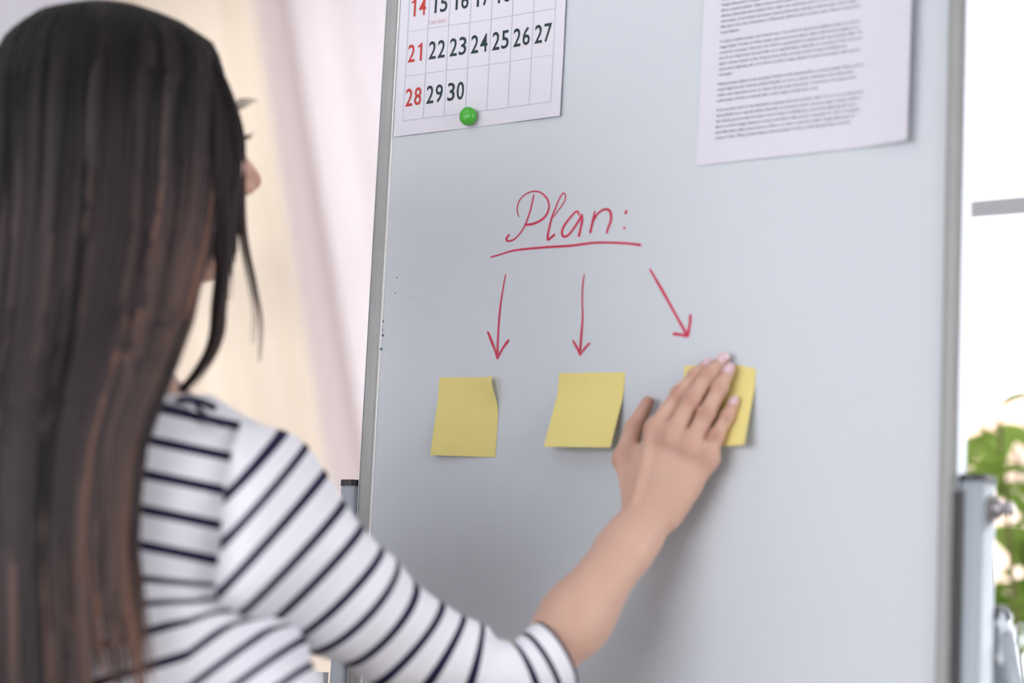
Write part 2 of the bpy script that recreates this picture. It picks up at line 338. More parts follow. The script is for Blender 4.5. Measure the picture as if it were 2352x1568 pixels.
def frames(P):
    P = [Vector(p) for p in P]; n = len(P); T = []
    for i in range(n):
        T.append((P[min(i + 1, n - 1)] - P[max(i - 1, 0)]).normalized())
    N = [T[0].orthogonal().normalized()]
    for i in range(1, n):
        q = T[i - 1].rotation_difference(T[i]); x = q @ N[-1]
        N.append((x - T[i] * x.dot(T[i])).normalized())
    return P, T, N
def tube(pts, r, n=12, caps=True):
    P, T, N = frames(pts); v = []; f = []
    for i, p in enumerate(P):
        rr = r[i] if hasattr(r, '__len__') else r
        B = T[i].cross(N[i])
        for k in range(n):
            t = 2 * math.pi * k / n
            v.append(p + (N[i] * math.cos(t) + B * math.sin(t)) * rr)
    for i in range(len(P) - 1):
        for k in range(n):
            j = (k + 1) % n
            f.append((i * n + k, i * n + j, (i + 1) * n + j, (i + 1) * n + k))
    if caps:
        f.append(tuple(range(n))[::-1]); f.append(tuple(range((len(P) - 1) * n, len(P) * n)))
    return v, f
def spline(pts, n):
    """Catmull-Rom through points of any dimension, n samples per span"""
    P = np.asarray(pts, float); Q = np.vstack([2 * P[0] - P[1], P, 2 * P[-1] - P[-2]]); o = []
    for i in range(1, len(Q) - 2):
        for t in np.linspace(0, 1, n, endpoint=False):
            a, b, c, d = Q[i - 1:i + 3]
            o.append(0.5 * (2 * b + (c - a) * t + (2 * a - 5 * b + 4 * c - d) * t * t + (3 * b - a - 3 * c + d) * t ** 3))
    o.append(P[-1]); return np.array(o)
def rounded(x0, x1, y0, y1, r, n=5):
    o = []
    for cx, cy, a0 in ((x1 - r, y1 - r, 0), (x0 + r, y1 - r, 90), (x0 + r, y0 + r, 180), (x1 - r, y0 + r, 270)):
        for i in range(n + 1):
            a = math.radians(a0 + 90 * i / n); o.append((cx + r * math.cos(a), cy + r * math.sin(a)))
    return o

FONTS = {}
def text_mesh(body, size, sx=1.0, offset=0.0, align='LEFT', res=2):
    """flat lettering: vertices (x, y) and faces in the text's own plane"""
    cu = bpy.data.curves.new('lettering', 'FONT'); cu.body = body; cu.size = size; cu.offset = offset
    cu.align_x = align; cu.resolution_u = res; cu.fill_mode = 'FRONT'
    o = bpy.data.objects.new('lettering', cu); C.objects.link(o)
    dg = bpy.context.evaluated_depsgraph_get()
    me = bpy.data.meshes.new_from_object(o.evaluated_get(dg))
    v = [(p.co.x * sx, p.co.y) for p in me.vertices]; f = [tuple(p.vertices) for p in me.polygons]
    bpy.data.objects.remove(o); bpy.data.curves.remove(cu); bpy.data.meshes.remove(me)
    return v, f
# ------------------------------------------------------------------ the room
YB = 1.7                                  # inner face of the back wall
def wall_with_holes(name, axis, a0, a1, z1, d0, d1, holes):
    """wall along x or y from a0 to a1, thickness d0..d1, rectangular openings (u0,u1,z0,z1)"""
    mb = MB()
    def bx(u0, u1, zz0, zz1):
        if u1 - u0 < 1e-6 or zz1 - zz0 < 1e-6: return
        if axis == 'x': mb.box((u0, d0, zz0), (u1, d1, zz1))
        else: mb.box((d0, u0, zz0), (d1, u1, zz1))
    u = a0
    for (h0, h1, b, t) in sorted(holes):
        bx(u, h0, 0, z1); bx(h0, h1, 0, b); bx(h0, h1, t, z1); u = h1
    bx(u, a1, 0, z1)
    return struct(mb.build(name, M['wall']))
W1 = (-0.80, 1.60, 0.45, 2.62); W2 = (-2.30, -1.02, 0.45, 2.62)
W3 = (-1.35, 0.45, 0.80, 2.5); W4 = (-2.8, 1.0, 0.7, 2.6)
wall_with_holes('wall_back', 'x', -4.2, 3.1, 3.0, YB, YB + 0.25, [W1, W2])
wall_with_holes('wall_right', 'y', -4.1, YB, 3.0, 3.0, 3.2, [W3])
wall_with_holes('wall_front', 'x', -4.2, 3.1, 3.0, -4.2, -4.0, [W4])
wall_with_holes('wall_left', 'y', -4.1, YB, 3.0, -4.2, -4.0, [])
struct(MB().box((-4.2, -4.2, -0.12), (3.2, YB + 0.25, 0)).build('floor', M['floor']))
struct(MB().box((-4.2, -4.2, 3.0), (3.2, YB + 0.25, 3.1)).build('ceiling', M['ceil']))
struct(MB().box((-4.0, YB - 0.015, 0), (3.0, YB, 0.09)).build('baseboard_back', M['ceil']))

def window(name, axis, hole, d, bars_u, bars_z):
    """frame bars in an opening, panes as separate children"""
    u0, u1, z0, z1 = hole
    root = thing(name, '', '', (0, 0, 0)); del root['label'], root['category']; root['kind'] = 'structure'
    def bx(a, b, c, e, t):
        if axis == 'x': return MB().box((a, d - t, c), (b, d + t, e))
        return MB().box((d - t, a, c), (d + t, b, e))
    fw = 0.05
    for (a, b, c, e) in ((u0, u0 + fw, z0, z1), (u1 - fw, u1, z0, z1), (u0 + fw, u1 - fw, z0, z0 + fw), (u0 + fw, u1 - fw, z1 - fw, z1)):
        bx(a, b, c, e, 0.03).build('frame_bar', M['frame'], root)
    us = [u0 + fw] + list(bars_u) + [u1 - fw]; zs = [z0 + fw] + list(bars_z) + [z1 - fw]
    for b in bars_u: bx(b - 0.022, b + 0.022, z0 + fw, z1 - fw, 0.025).build('mullion', M['frame'], root)
    for b in bars_z: bx(u0 + fw, u1 - fw, b - 0.018, b + 0.018, 0.024).build('transom', M['frame'], root)
    for i in range(len(us) - 1):
        for j in range(len(zs) - 1):
            bx(us[i], us[i + 1], zs[j], zs[j + 1], 0.003).build('pane', M['glass'], root)
    return root
window('window_1', 'x', W1, YB + 0.06, [0.40], [1.935])
window('window_2', 'x', W2, YB + 0.06, [-1.66], [1.935])
window('window_3', 'y', W3, 3.08, [-0.45], [1.9])
window('window_4', 'x', W4, -4.08, [-1.5, -0.2], [1.9])
struct(MB().box((-0.85, YB - 0.12, 0.41), (1.65, YB + 0.02, 0.45)).build('trim_1', M['ceil']))

# ------------------------------------------------------------------ outdoors
struct(MB().box((-40, YB + 0.4, -0.5), (40, 60, -0.3)).build('ground', M['ground']))
hs = thing('house', 'peach rendered house seen blurred through the window behind the plant', 'building', (-5.0, 12.0, -0.3))
MB().box((-9.0, 12.0, -0.3), (-1.5, 18, 2.55)).build('wall', M['house'], hs)
MB().prism([(11.6, 2.55), (18.4, 2.55), (15.0, 3.4)], 'x', -9.3, -1.2).build('roof', M['roof'], hs)
for x in (-8.0, -6.3, -3.2, -2.2):
    f = MB().box((x - 0.45, 11.95, 0.6), (x + 0.45, 12.02, 1.7)).build('window', M['ceil'], hs)
    MB().box((x - 0.39, 11.94, 0.66), (x + 0.39, 11.96, 1.64)).build('pane', M['pane'], f)
gw = thing('garden_wall', 'low pale garden wall beyond the window, below the peach house', 'wall', (-3.0, 8.0, -0.3))
MB().box((-12, 8.0, -0.3), (6, 8.2, 1.40)).build('wall', M['gwall'], gw)
MB().box((-12, 7.95, 1.40), (6, 8.25, 1.46)).build('coping', M['ceil'], gw)

# ------------------------------------------------------------------ curtains
def curtain(name, x0a, x0b, m, label, yc, wl, amp, ph, seed):
    root = thing(name, label, 'curtain', (0.5 * (x0a + x0b), yc, 0.02))
    nu, nz = 160, 44
    r = np.random.default_rng(seed); v = []; f = []
    z = np.linspace(0.03, 2.78, nz)
    u = np.linspace(0, 1, nu)
    jit = r.normal(0, 0.6, 6)
    for zz in z:
        lean = -0.284 * (zz - 1.5)
        for uu in u:
            X0 = x0a + (x0b - x0a) * uu
            p = 2 * math.pi * (X0 / wl) + ph + 0.5 * math.sin(7 * uu + jit[0]) + 0.35 * math.sin(13 * uu + jit[1])
            y = yc + amp * math.sin(p) * (0.75 + 0.25 * math.sin(5 * uu + jit[2] + zz)) + 0.2 * amp * math.sin(2.3 * p + jit[3] + 0.8 * zz)
            v.append((X0 + lean + 0.25 * amp * math.cos(p), y, zz))
    for j in range(nz - 1):
        for i in range(nu - 1):
            a = j * nu + i; f.append((a, a + 1, a + nu + 1, a + nu))
    mesh('drape', v, f, m, root)
    hv = []; hf = []
    return root
curtain('cream_curtain', -2.03, -1.40, M['cream'], 'cream curtain in leaning folds behind the woman’s head', 1.53, 0.19, 0.036, 0.4, 1)
curtain('pink_curtain', -1.475, -1.02, M['pink'], 'pale pinkish curtain in leaning folds, between cream curtain and whiteboard', 1.41, 0.155, 0.030, 2.2, 5)
rod = thing('curtain_rod', 'metal rod carrying both curtains above the window', 'curtain rod', (-2.2, 1.47, 2.8))
MB().tube([(-2.75, 1.47, 2.80), (-0.85, 1.47, 2.80)], 0.013).build('pole', M['alu'], rod, True)
for x in (-2.75, -0.85): MB().lathe((x, 1.47, 2.80), (1 if x > -2 else -1, 0, 0), [(0.013, 0), (0.026, 0.01), (0.03, 0.03), (0.01, 0.05)]).build('finial', M['alu'], rod, True)
for x in (-2.6, -1.0): MB().tube([(x, 1.47, 2.80), (x, 1.70, 2.80)], 0.008).build('bracket', M['alu'], rod, True)

# ------------------------------------------------------------------ plant by the window
pl = thing('potted_plant', 'leafy green plant in a pot, blurred beside the bright window', 'plant', (0.00, 1.34, 0))
MB().lathe((0.00, 1.34, 0), (0, 0, 1), [(0.13, 0), (0.17, 0.30), (0.185, 0.31), (0.185, 0.36), (0.165, 0.36), (0.16, 0.33)], 32).build('pot', M['pot'], pl, True)
MB().lathe((0.00, 1.34, 0.325), (0, 0, 1), [(0.158, 0), (0.158, 0.012)], 32).build('soil', M['soil'], pl, True)
rp = random.Random(21)
stems = []
for k in range(9):
    a = 2 * math.pi * k / 9 + rp.uniform(-.3, .3); R0 = rp.uniform(0.10, 0.22); h = rp.uniform(0.97, 1.19)
    pts = [(0.00 + 0.05 * math.cos(a), 1.34 + 0.05 * math.sin(a), 0.33), (0.00 + 0.5 * R0 * math.cos(a), 1.34 + 0.5 * R0 * math.sin(a), 0.33 + 0.5 * h), (0.00 + R0 * math.cos(a), 1.34 + R0 * math.sin(a), 0.33 + h)]
    sp = spline(pts, 8); stems.append(sp)
    v, f = tube([tuple(q) for q in sp], list(np.linspace(0.008, 0.003, len(sp))), 6)
    mesh('stem', v, f, M['stem'], pl)
lv = []; lf = []
NL = 9
for i in range(NL):
    t = i / (NL - 1); wd = 0.030 * math.sin(math.pi * min(1, t * 0.97 + 0.03)) ** 0.8 * (1.15 - 0.5 * t)
    zc = -0.05 * t * t
    lv += [(-wd, 0.13 * t, zc + 0.3 * wd), (0, 0.13 * t, zc), (wd, 0.13 * t, zc + 0.3 * wd)]
for i in range(NL - 1):
    a = 3 * i; lf += [(a, a + 1, a + 4, a + 3), (a + 1, a + 2, a + 5, a + 4)]
leaf_me = bpy.data.meshes.new('leaf'); leaf_me.from_pydata(lv, [], lf); leaf_me.materials.append(M['leaf'])
leaf_me.polygons.foreach_set('use_smooth', np.ones(len(lf), bool))
for k in range(135):
    sp = stems[k % 9]; q = sp[min(len(sp) - 1, int(rp.uniform(0.88, 1.0) * (len(sp) - 1) + 0.5))]
    o = bpy.data.objects.new('leaf', leaf_me); C.objects.link(o); o.parent = pl
    o.location = Vector(q) - Vector((0.00, 1.34, 0)) + Vector((rp.uniform(-.03, .03), rp.uniform(-.03, .03), rp.uniform(-.03, .03)))
    o.rotation_euler = (rp.uniform(-0.5, 0.6), rp.uniform(-0.5, 0.5), rp.uniform(0, 6.28))
    s = rp.uniform(0.6, 1.15); o.scale = (s, s, s)

# ------------------------------------------------------------------ whiteboard on its stand
wb = thing('whiteboard', 'tall white magnetic board in a silver frame on a wheeled stand', 'whiteboard', (0.085, 0.009, 0))
ZT, ZB = 1.905, 0.665
MB().box((-0.2285, 0.0, ZB), (0.4005, 0.014, ZT)).build('panel', M['board'], wb)
wbp = wb.children[0]
# frame: bullnose rails, each a mesh of its own
def rail(x_in, x_out):
    s = 1 if x_out > x_in else -1
    W = abs(x_out - x_in)
    prof = [(0, -0.0015), (0.001, -0.0035), (0.35 * W, -0.0042), (0.62 * W, -0.0045), (0.70 * W, -0.0026), (0.80 * W, -0.0030), (W - 0.0012, -0.0012), (W, 0.002), (W, 0.006), (W - .0006, .0066), (W - .0006, .0076), (W, .0082), (W, 0.0168), (W - 0.0015, 0.018), (0, 0.018)]
    return [(x_in + s * a, b) for a, b in prof]
for xi, xo in ((-0.2278, -0.2452), (0.3997, 0.4160)):
    pr = rail(xi, xo)
    if xo < xi: pr = pr[::-1]
    MB().prism(pr[::-1], 'z', ZB, ZT).build('side_rail', M['alu'], wb)
for z0, z1 in ((ZB - 0.017, ZB), (ZT, ZT + 0.017)):
    MB().prism(rounded(-0.0042, 0.018, z0, z1, 0.005), 'x', -0.2452, 0.4160).build('end_rail', M['alu'], wb)
MB().box((-0.2279, -0.0016, ZB), (-0.2262, 0.0005, ZT)).build('edge_strip', M['white_edge'], wb)
for xo, s_ in ((-0.2452, -1), (0.4160, 1)):
    MB().box((min(xo, xo + s_ * 0.0007), -0.0004, ZB), (max(xo, xo + s_ * 0.0007), 0.0165, ZT)).build('lit_rail_side', M['lit_side'], wb)  # thin pale slab added so the rail's outer side looks lit
# uprights, caps and pivot bolts
for sx, x0, x1 in ((-1, -0.2700, -0.2480), (1, 0.4185, 0.4395)):
    y0, y1 = -0.004, 0.033
    p = MB().prism(rounded(x0, x1, y0, y1, 0.0075), 'z', 0.12, 1.2965).build('upright', M['alu_light'], wb, True)
    MB().prism(rounded(x0 - .0006, x1 + .0006, y0 - .0006, y1 + .0006, 0.008), 'z', 1.2965, 1.3025).build('upright_cap', M['black'], p)
    xs = x1 if sx > 0 else x0
    kn = MB().lathe((xs, 0.018, 1.2745), (sx, 0, 0), [(0.0125, 0), (0.0125, 0.0015), (0.0115, 0.003)], 28).build('pivot_washer', M['alu'], wb)
    MB().lathe((xs + sx * 0.003, 0.018, 1.2745), (sx, 0, 0), [(0.0085, 0), (0.009, 0.004), (0.0075, 0.0065), (0.0048, 0.0075), (0.0048, 0.0115), (0.0062, 0.012), (0.0062, 0.0155), (0.0045, 0.017)], 20).build('pivot_bolt', M['steel'], kn, True)
    MB().lathe((x0 + 0.01 if sx > 0 else x1 - .01, 0.010, 1.2745), (-sx, 0, 0), [(0.006, 0), (0.006, 0.016)], 14).build('pivot_pin', M['steel'], wb)
    # hinge bracket and folding brace behind each upright
    yb = 0.033
    br = MB().prism([(yb + .002, 1.1835), (yb + .010, 1.1885), (yb + .026, 1.1885), (yb + .031, 1.182), (yb + .034, 1.168), (yb + .026, 1.150), (yb + .014, 1.142), (yb + .002, 1.146)], 'x', xs - sx * 0.018, xs - sx * 0.001).build('hinge_bracket', M['alu_light'], wb)
    arc = [(yb + .016 + .0165 * math.cos(math.radians(a)), 1.1815 + .0125 * math.sin(math.radians(a))) for a in range(0, 181, 15)]
    arc += [(yb + .016 + .0105 * math.cos(math.radians(a)), 1.1805 + .0080 * math.sin(math.radians(a))) for a in range(180, -1, -15)]
    MB().prism(arc, 'x', xs - sx * 0.019, xs + sx * 0.0008).build('hinge_cap', M['black'], br)
    MB().box((min(xs - sx * .0015, xs - sx * .0003), yb + .003, 1.151), (max(xs - sx * .0015, xs - sx * .0003), yb + .008, 1.176)).build('hinge_slot', M['dark'], br)
    MB().lathe((xs - sx * .001, yb + .0235, 1.1655), (sx, 0, 0), [(0.0055, 0), (0.0055, 0.0012), (0.003, 0.003), (0.002, 0.003)], 16).build('hinge_bolt', M['steel'], br, True)
    MB().lathe((xs - sx * .001, yb + .006, 1.1462), (sx, 0, 0), [(0.0030, 0), (0.0030, 0.001), (0.002, 0.002)], 12).build('hinge_bolt', M['steel'], br, True)
    MB().tube([(xs - sx * .010, yb + .024, 1.170), (xs - sx * .010, yb + .105, 1.010), (xs - sx * .010, yb + 0.36, 0.50), (xs - sx * .010, yb + 0.45, 0.10)], 0.0150, 16).build('brace', M['alu_light'], wb, True)
    fb = MB().tube([(0.5 * (x0 + x1), -0.16, 0.10), (0.5 * (x0 + x1), 0.50, 0.10)], 0.019, 14).build('foot_bar', M['alu_light'], wb, True)
    for yy in (-0.14, 0.48):
        MB().lathe((0.5 * (x0 + x1) - 0.012, yy, 0.032), (1, 0, 0), [(0.02, 0), (0.032, 0.003), (0.032, 0.021), (0.02, 0.024)], 20).build('caster', M['black'], fb, True)
        MB().box((0.5 * (x0 + x1) - .016, yy - .01, 0.032), (0.5 * (x0 + x1) + .016, yy + .01, 0.085)).build('caster_fork', M['steel'], fb)
MB().prism([(0.4162, -0.0010), (0.4190, -0.0046), (0.4245, -0.0046), (0.4245, 0.02), (0.4162, 0.02)], 'z', 0.12, 1.288).build('gap_shade', M['black'], wb)  # dark strip standing in for the shade between frame and upright
MB().box((-0.2860, -0.003, 0.12), (-0.2765, 0.006, 1.105)).build('side_strip', M['white_edge'], wb)
MB().tube([(-0.259, 0.10, 0.10), (0.429, 0.10, 0.10)], 0.014).build('cross_bar', M['alu_light'], wb, True)

# marker drawing: ink strokes lie on the panel
def ribbon(pts2, w0, w1, y, taper0=0.6, n=6):
    P = spline(pts2, n); N = len(P); v = []; f = []
    T = np.gradient(P, axis=0); T /= np.linalg.norm(T, axis=1)[:, None] + 1e-12
    Nn = np.stack([-T[:, 1], T[:, 0]], 1)
    t = np.linspace(0, 1, N)
    wd = (w0 + (w1 - w0) * t) * (1 + 0.10 * np.sin(9 * t + P[0, 0] * 300)) * 0.5
    wd[0] *= taper0
    first = P[0] - T[0] * wd[0]; last = P[-1] + T[-1] * wd[-1]
    PP = np.vstack([first, P, last]); NN = np.vstack([Nn[0], Nn, Nn[-1]]); WW = np.concatenate([[wd[0] * .4], wd, [wd[-1] * .55]])
    for p, q, ww in zip(PP, NN, WW):
        v += [(p[0] + q[0] * ww, y, p[1] + q[1] * ww), (p[0] - q[0] * ww, y, p[1] - q[1] * ww)]
    for i in range(len(PP) - 1):
        a = 2 * i; f.append((a, a + 1, a + 3, a + 2))
    return v, f
def strokes(name, lines, ws, parent):
    mb = MB()
    for k, (l, (wa, wb_)) in enumerate(zip(lines, ws)):
        v, f = ribbon(l, wa, wb_, -0.0003 - 0.00004 * k); mb.add(v, f)
    return mb.build(name, M['marker'], parent)
word = bpy.data.objects.new('handwritten_word', None); C.objects.link(word); word.parent = wb
wr = strokes('letter', STROKES['letter_p'], [(0.0011, 0.0026), (0.0016, 0.0021)], wb)
C.objects.unlink(word); bpy.data.objects.remove(word)
wr['label'] = 'capital P in red marker'
for nm, lab, ws in (('letter_l', 'letter l in red marker', [(0.0010, 0.0028)]), ('letter_a', 'letter a in red marker', [(0.0022, 0.0027), (0.0026, 0.0028)]),
                    ('letter_n', 'letter n in red marker', [(0.0022, 0.0030), (0.0024, 0.0027)])):
    o = strokes('letter', STROKES[nm], ws, wb); o['label'] = lab
for nm in ('colon_dot', 'colon_dot2'): strokes('colon_dot', STROKES[nm], [(0.0030, 0.0030)], wb)
strokes('underline', STROKES['underline'], [(0.0018, 0.0027)], wb)
a1 = strokes('drawn_arrow', STROKES['arrow1'], [(0.0015, 0.0026), (0.0025, 0.0028), (0.0028, 0.0024)], wb); a1['label'] = 'left arrow in red marker'
a2 = strokes('drawn_arrow', STROKES['arrow2'], [(0.0014, 0.0027), (0.0022, 0.0027), (0.0026, 0.0022)], wb); a2['label'] = 'middle arrow in red marker'
a3 = strokes('drawn_arrow', STROKES['arrow3'], [(0.0024, 0.0031), (0.0030, 0.0032), (0.0028, 0.0034)], wb); a3['label'] = 'slanting right arrow in red marker'
sm = MB()
for x, zz, r in ((-0.2105, 1.5118, .0009), (-0.2117, 1.4954, .0008), (-0.2256, 1.4666, .0012), (-0.2252, 1.4520, .0014), (-0.2235, 1.4512, .0008), (-0.1874, 1.4900, .0005), (-0.2258, 1.4575, .0009)):
    sm.lathe((x, -0.0002, zz), (0, -1, 0), [(r, 0), (r * .6, 0.0001)], 8)
sm.build('marker_speck', M['grime'], wb)['kind'] = 'stuff'
MB().lathe((-0.2255, -0.0017, 1.4375), (0, -1, 0), [(.0014, 0), (.001, 0.0001)], 8).build('marker_spot', M['teal'], wb)

# ------------------------------------------------------------------ calendar page
cal = thing('calendar_page', 'white calendar page with red and dark green dates, upper left of whiteboard', 'calendar', (-0.119, -0.001, 1.6617))
def sheet(fn, nu, nv, thick):
    """two-sided sheet: fn(s,t) -> (point); thickness along -normal kept small"""
    P = np.array([[fn(i / (nu - 1), j / (nv - 1)) for i in range(nu)] for j in range(nv)])
    du = np.gradient(P, axis=1); dv = np.gradient(P, axis=0); N = np.cross(du, dv); N /= np.linalg.norm(N, axis=2)[..., None] + 1e-12
    A = P; B = P + N * thick
    v = np.vstack([A.reshape(-1, 3), B.reshape(-1, 3)]); K = nu * nv; f = []
    for j in range(nv - 1):
        for i in range(nu - 1):
            a = j * nu + i; f.append((a, a + nu, a + nu + 1, a + 1)); f.append((K + a, K + a + 1, K + a + nu + 1, K + a + nu))
    rim = [i for i in range(nu)] + [j * nu + nu - 1 for j in range(1, nv)] + [(nv - 1) * nu + i for i in range(nu - 2, -1, -1)] + [j * nu for j in range(nv - 2, 0, -1)]
    R0 = len(v); n = len(rim)
    v = np.vstack([v, v[rim], v[[K + i for i in rim]]])
    for i in range(n): j = (i + 1) % n; f.append((R0 + i, R0 + j, R0 + n + j, R0 + n + i))
    return v, f
def cal_y(x, zz):                          # the page lifts a little at its right and lower right edge
    s = (x + 0.2250) / 0.2123; t = max(0.0, (1.72 - zz) / 0.06)
    return -0.0012 - 0.0030 * max(0.0, s - 0.55) ** 2 * 4 * (0.5 + 0.5 * min(1, t)) - 0.0006 * math.sin(9 * s)
def cal_pt(s, t):
    x = -0.2250 + 0.2123 * s; zz = 1.6617 + 0.2300 * (1 - t)
    return (x, cal_y(x, zz), zz)
v, f = sheet(cal_pt, 40, 26, 0.0002)
mesh('paper', v, f, M['cal'], cal)
X0c, PX, Z0c, PZ = -0.2131, 0.02692, 1.6776, 0.0479
def on_cal(v2, x, zz, lift=0.00035):
    return [(x + a, cal_y(x + a, zz + b) - lift, zz + b) for a, b in v2]
g = MB()
def gridline(xa, za, xb, zb, n=24, wd=0.00028):
    v = []; f = []
    for i in range(n + 1):
        t = i / n; x = xa + (xb - xa) * t; zz = za + (zb - za) * t
        ox, oz = (wd, 0) if abs(xb - xa) < abs(zb - za) else (0, wd)
        for s in (-1, 1): v.append((x + s * ox, cal_y(x + s * ox, zz + s * oz) - 0.0003, zz + s * oz))
    for i in range(n): a = 2 * i; f.append((a, a + 1, a + 3, a + 2))
    g.add(v, f)
for c in range(8): gridline(X0c + c * PX, Z0c, X0c + c * PX, Z0c + 4.3 * PZ)
for r in range(5): gridline(X0c, Z0c + r * PZ, X0c + 7 * PX, Z0c + r * PZ)
g.build('date_grid', M['ink_grid'], cal)
def digit(ch, x, zc):
    v2, f2 = text_mesh(ch, 0.0262, 0.80, 0.00020, 'CENTER', 3)
    xs = [q[0] for q in v2]; ys = [q[1] for q in v2]; cx = 0.5 * (min(xs) + max(xs)); cy = 0.5 * (min(ys) + max(ys))
    k = 0.0192 / (max(ys) - min(ys)); W = max(xs) - min(xs)
    kx = (0.0026 / W) if ch == '1' else (0.0092 / W)
    p = [((a - cx) * kx, (b - cy) * k) for a, b in v2]; f = list(f2)
    if ch == '1':                                  # the stem carries a short flag
        n = len(p); p = [(a + 0.0012, b) for a, b in p] + [(0.0022, 0.0096), (-0.0032, 0.0070), (-0.0032, 0.0046), (0.0008, 0.0062)]
        f.append((n, n + 1, n + 2, n + 3))
    return [(a + x, b + zc) for a, b in p], f
def number(txt, c, zc, m):
    x = X0c + (c + 0.5) * PX; V = []; F = []
    for i, ch in enumerate(txt):
        v2, f2 = digit(ch, (-0.0058, 0.0058)[i] if len(txt) == 2 else 0, 0)
        b = len(V); V += v2; F += [tuple(i2 + b for i2 in q) for q in f2]
    mesh('date_number', on_cal(V, x, zc), F, m, cal, False)
for row, (first, n, dz) in enumerate(((28, 3, 0.0005), (21, 7, 0.0), (14, 7, 0.0012))):
    for c in range(n):
        number(str(first + c), c + (-0.03 if c == 0 else 0.0), Z0c + (row + 0.5) * PZ + dz, M['ink_red'] if c == 0 else M['ink_green'])
v2, f2 = text_mesh('TAX DAY', 0.0054, 1.02, 0.0, 'CENTER', 2)
mesh('tax_day_note', on_cal(v2, -0.1740, 1.7775), f2, M['ink_pale'], cal, False)
pin = thing('round_magnet', 'small round green magnet holding the calendar page', 'magnet', (-0.1242, -0.003, 1.6722))
MB().lathe((-0.1242, -0.0024, 1.6722), (0, -1, 0), [(0.0074, 0), (0.0090, 0.0012), (0.0096, 0.0040), (0.0094, 0.0062), (0.0086, 0.0080), (0.0070, 0.0094), (0.0045, 0.0103), (0.001, 0.0106)], 32).build('cap', M['green'], pin, True)
MB().lathe((-0.1242, -0.0018, 1.6722), (0, -1, 0), [(0.0068, 0), (0.0068, 0.0008)], 24).build('magnet_disc', M['steel'], pin)

# ------------------------------------------------------------------ printed sheet
doc = thing('printed_sheet', 'white sheet of small grey print with a lifting edge, upper right of whiteboard', 'paper', (0.25, -0.001, 1.5975))
def doc_y(x, zz):
    s = (x - 0.1453) / 0.2225
    y = -0.0012 - 0.0105 * max(0.0, (s - 0.70) / 0.30) ** 2.0
    y -= 0.0012 * math.sin(3.1 * s) * (0.6 + 0.4 * math.sin(14 * zz))
    y -= 0.0035 * max(0.0, 0.16 - s) * math.sin(18 * zz)
    return y
def doc_pt(s, t):
    zz = 1.5975 + 0.297 * (1 - t); x = 0.1453 + 0.0035 * (1 - t) + 0.2225 * s * (1 - 0.012 * max(0, s - .7))
    return (x, doc_y(x, zz), zz + 0.001 * s)
v, f = sheet(doc_pt, 44, 30, 0.00018)
mesh('paper', v, f, M['paper'], doc)
PARAS = [['Porttitor mollis imperdiet libero senectus pulvinar. Etiam molestie mauris ligula laoreet, vehicula',
          'facilisis eleifend dolor nullam erat, malesuada est leo ac. Varius natoque turpis elementum risus',
          'feugiat ullamcorper id tempor id vitae. Mauris pretium aliquet, lectus tincidunt. Porttitor mollis',
          'libero senectus pulvinar. Etiam molestie mauris ligula laoreet, vehicula eleifend. Repellat orci erat',
          'ultricies sollicitudin amet eleifend dolor nullam erat, malesuada est leo ac. Varius natoque turpis',
          'elementum. Consectetuer arcu ipsum ornare pellentesque vehicula, in vehicula diam, ornare magna',
          'felis wisi a risus. Justo fermentum id. Malesuada eleifend, tortor molestie, varius. Mauris et suspendisse',
          'neque aliquam.'],
         ['Ut enim ad minim veniam, quis nostrud exerc. Irure dolor in reprehend incididunt ut labore et dolore',
          'magna aliqua. Ut enim ad minim veniam, quis nostrud exercitation ullamco laboris nisi ut aliquip ex ea',
          'commodo consequat. Duis aute irure dolor in reprehenderit in voluptate velit esse molestaie cillum. Tia',
          'non ob ea soluad incom dereud facilis est er expedit distinct. Nam liber te conscient to factor tum poen',
          'legum odioque civiuda et tam. Neque pecun modut est neque nonor et imper ned libidig met,',
          'consectetur adipiscing elit, sed ut labore et dolore magna aliquam is nostrud exercitation ullam mmodo',
          'consequat.'],
         ['Mauris pretium aliquet, lectus tincidunt. Porttitor mollis imperdiet libero senectus pulvinar. Etiam molestie',
          'mauris ligula laoreet, vehicula eleifend. Repellat orci erat et, ultricies sollicitudin amet eleifend dolor',
          'nullam erat, malesuada est leo ac. Varius natoque turpis elementum. Consectetuer arcu ipsum ornare',
          'pellentesque vehicula, in vehicula diam, ornare magna erat felis wisi a risus.'],
         ['Duis aute irure dolor in reprehenderit in voluptate velit esse molestaie cillum. Tia non ob ea soluad incom',
          'dereud facilis est er expedit distinct. Nam liber te conscient to factor tum poen legum odioque civiuda et',
          'tam. Neque pecun modut est neque nonor et imper ned libidig met, consectetur adipiscing elit, sed ut',
          'labore et dolore magna aliquam is nostrud exercitation ullam mmodo consequats etc. dolor in voluptatis',
          'amet bibendum nullam, lacus molestie ut libero nec, diam et, pharetra sodales. Feugiat ullamcorper id',
          'tempor id vitae. Mauris pretium aliquet, lectus tincidunt. Porttitor mollis imperdiet libero senectus']]
ZP = [1.7247 + 7 * 0.00533, 1.7154, 1.6741, 1.6488]
for zp, para in zip(ZP, PARAS):
    mb = MB()
    for i, line in enumerate(para):
        v2, f2 = text_mesh(line, 0.00385, 0.92, 0.00004, 'LEFT', 1)
        wid = max(q[0] for q in v2)
        k = min(1.0, 0.1715 / wid)
        zl = zp - 0.00537 * i
        xl = 0.1648 + 0.0172 * (zl - 1.6219)
        v3 = []
        for a, b in v2:
            x = xl + a * k; zz = zl - 0.0012 + b + 0.0085 * a * k
            v3.append((x, doc_y(x, zz) - 0.0003, zz))
        mb.add(v3, f2)
    mb.build('paragraph', M['ink_grey'], doc)

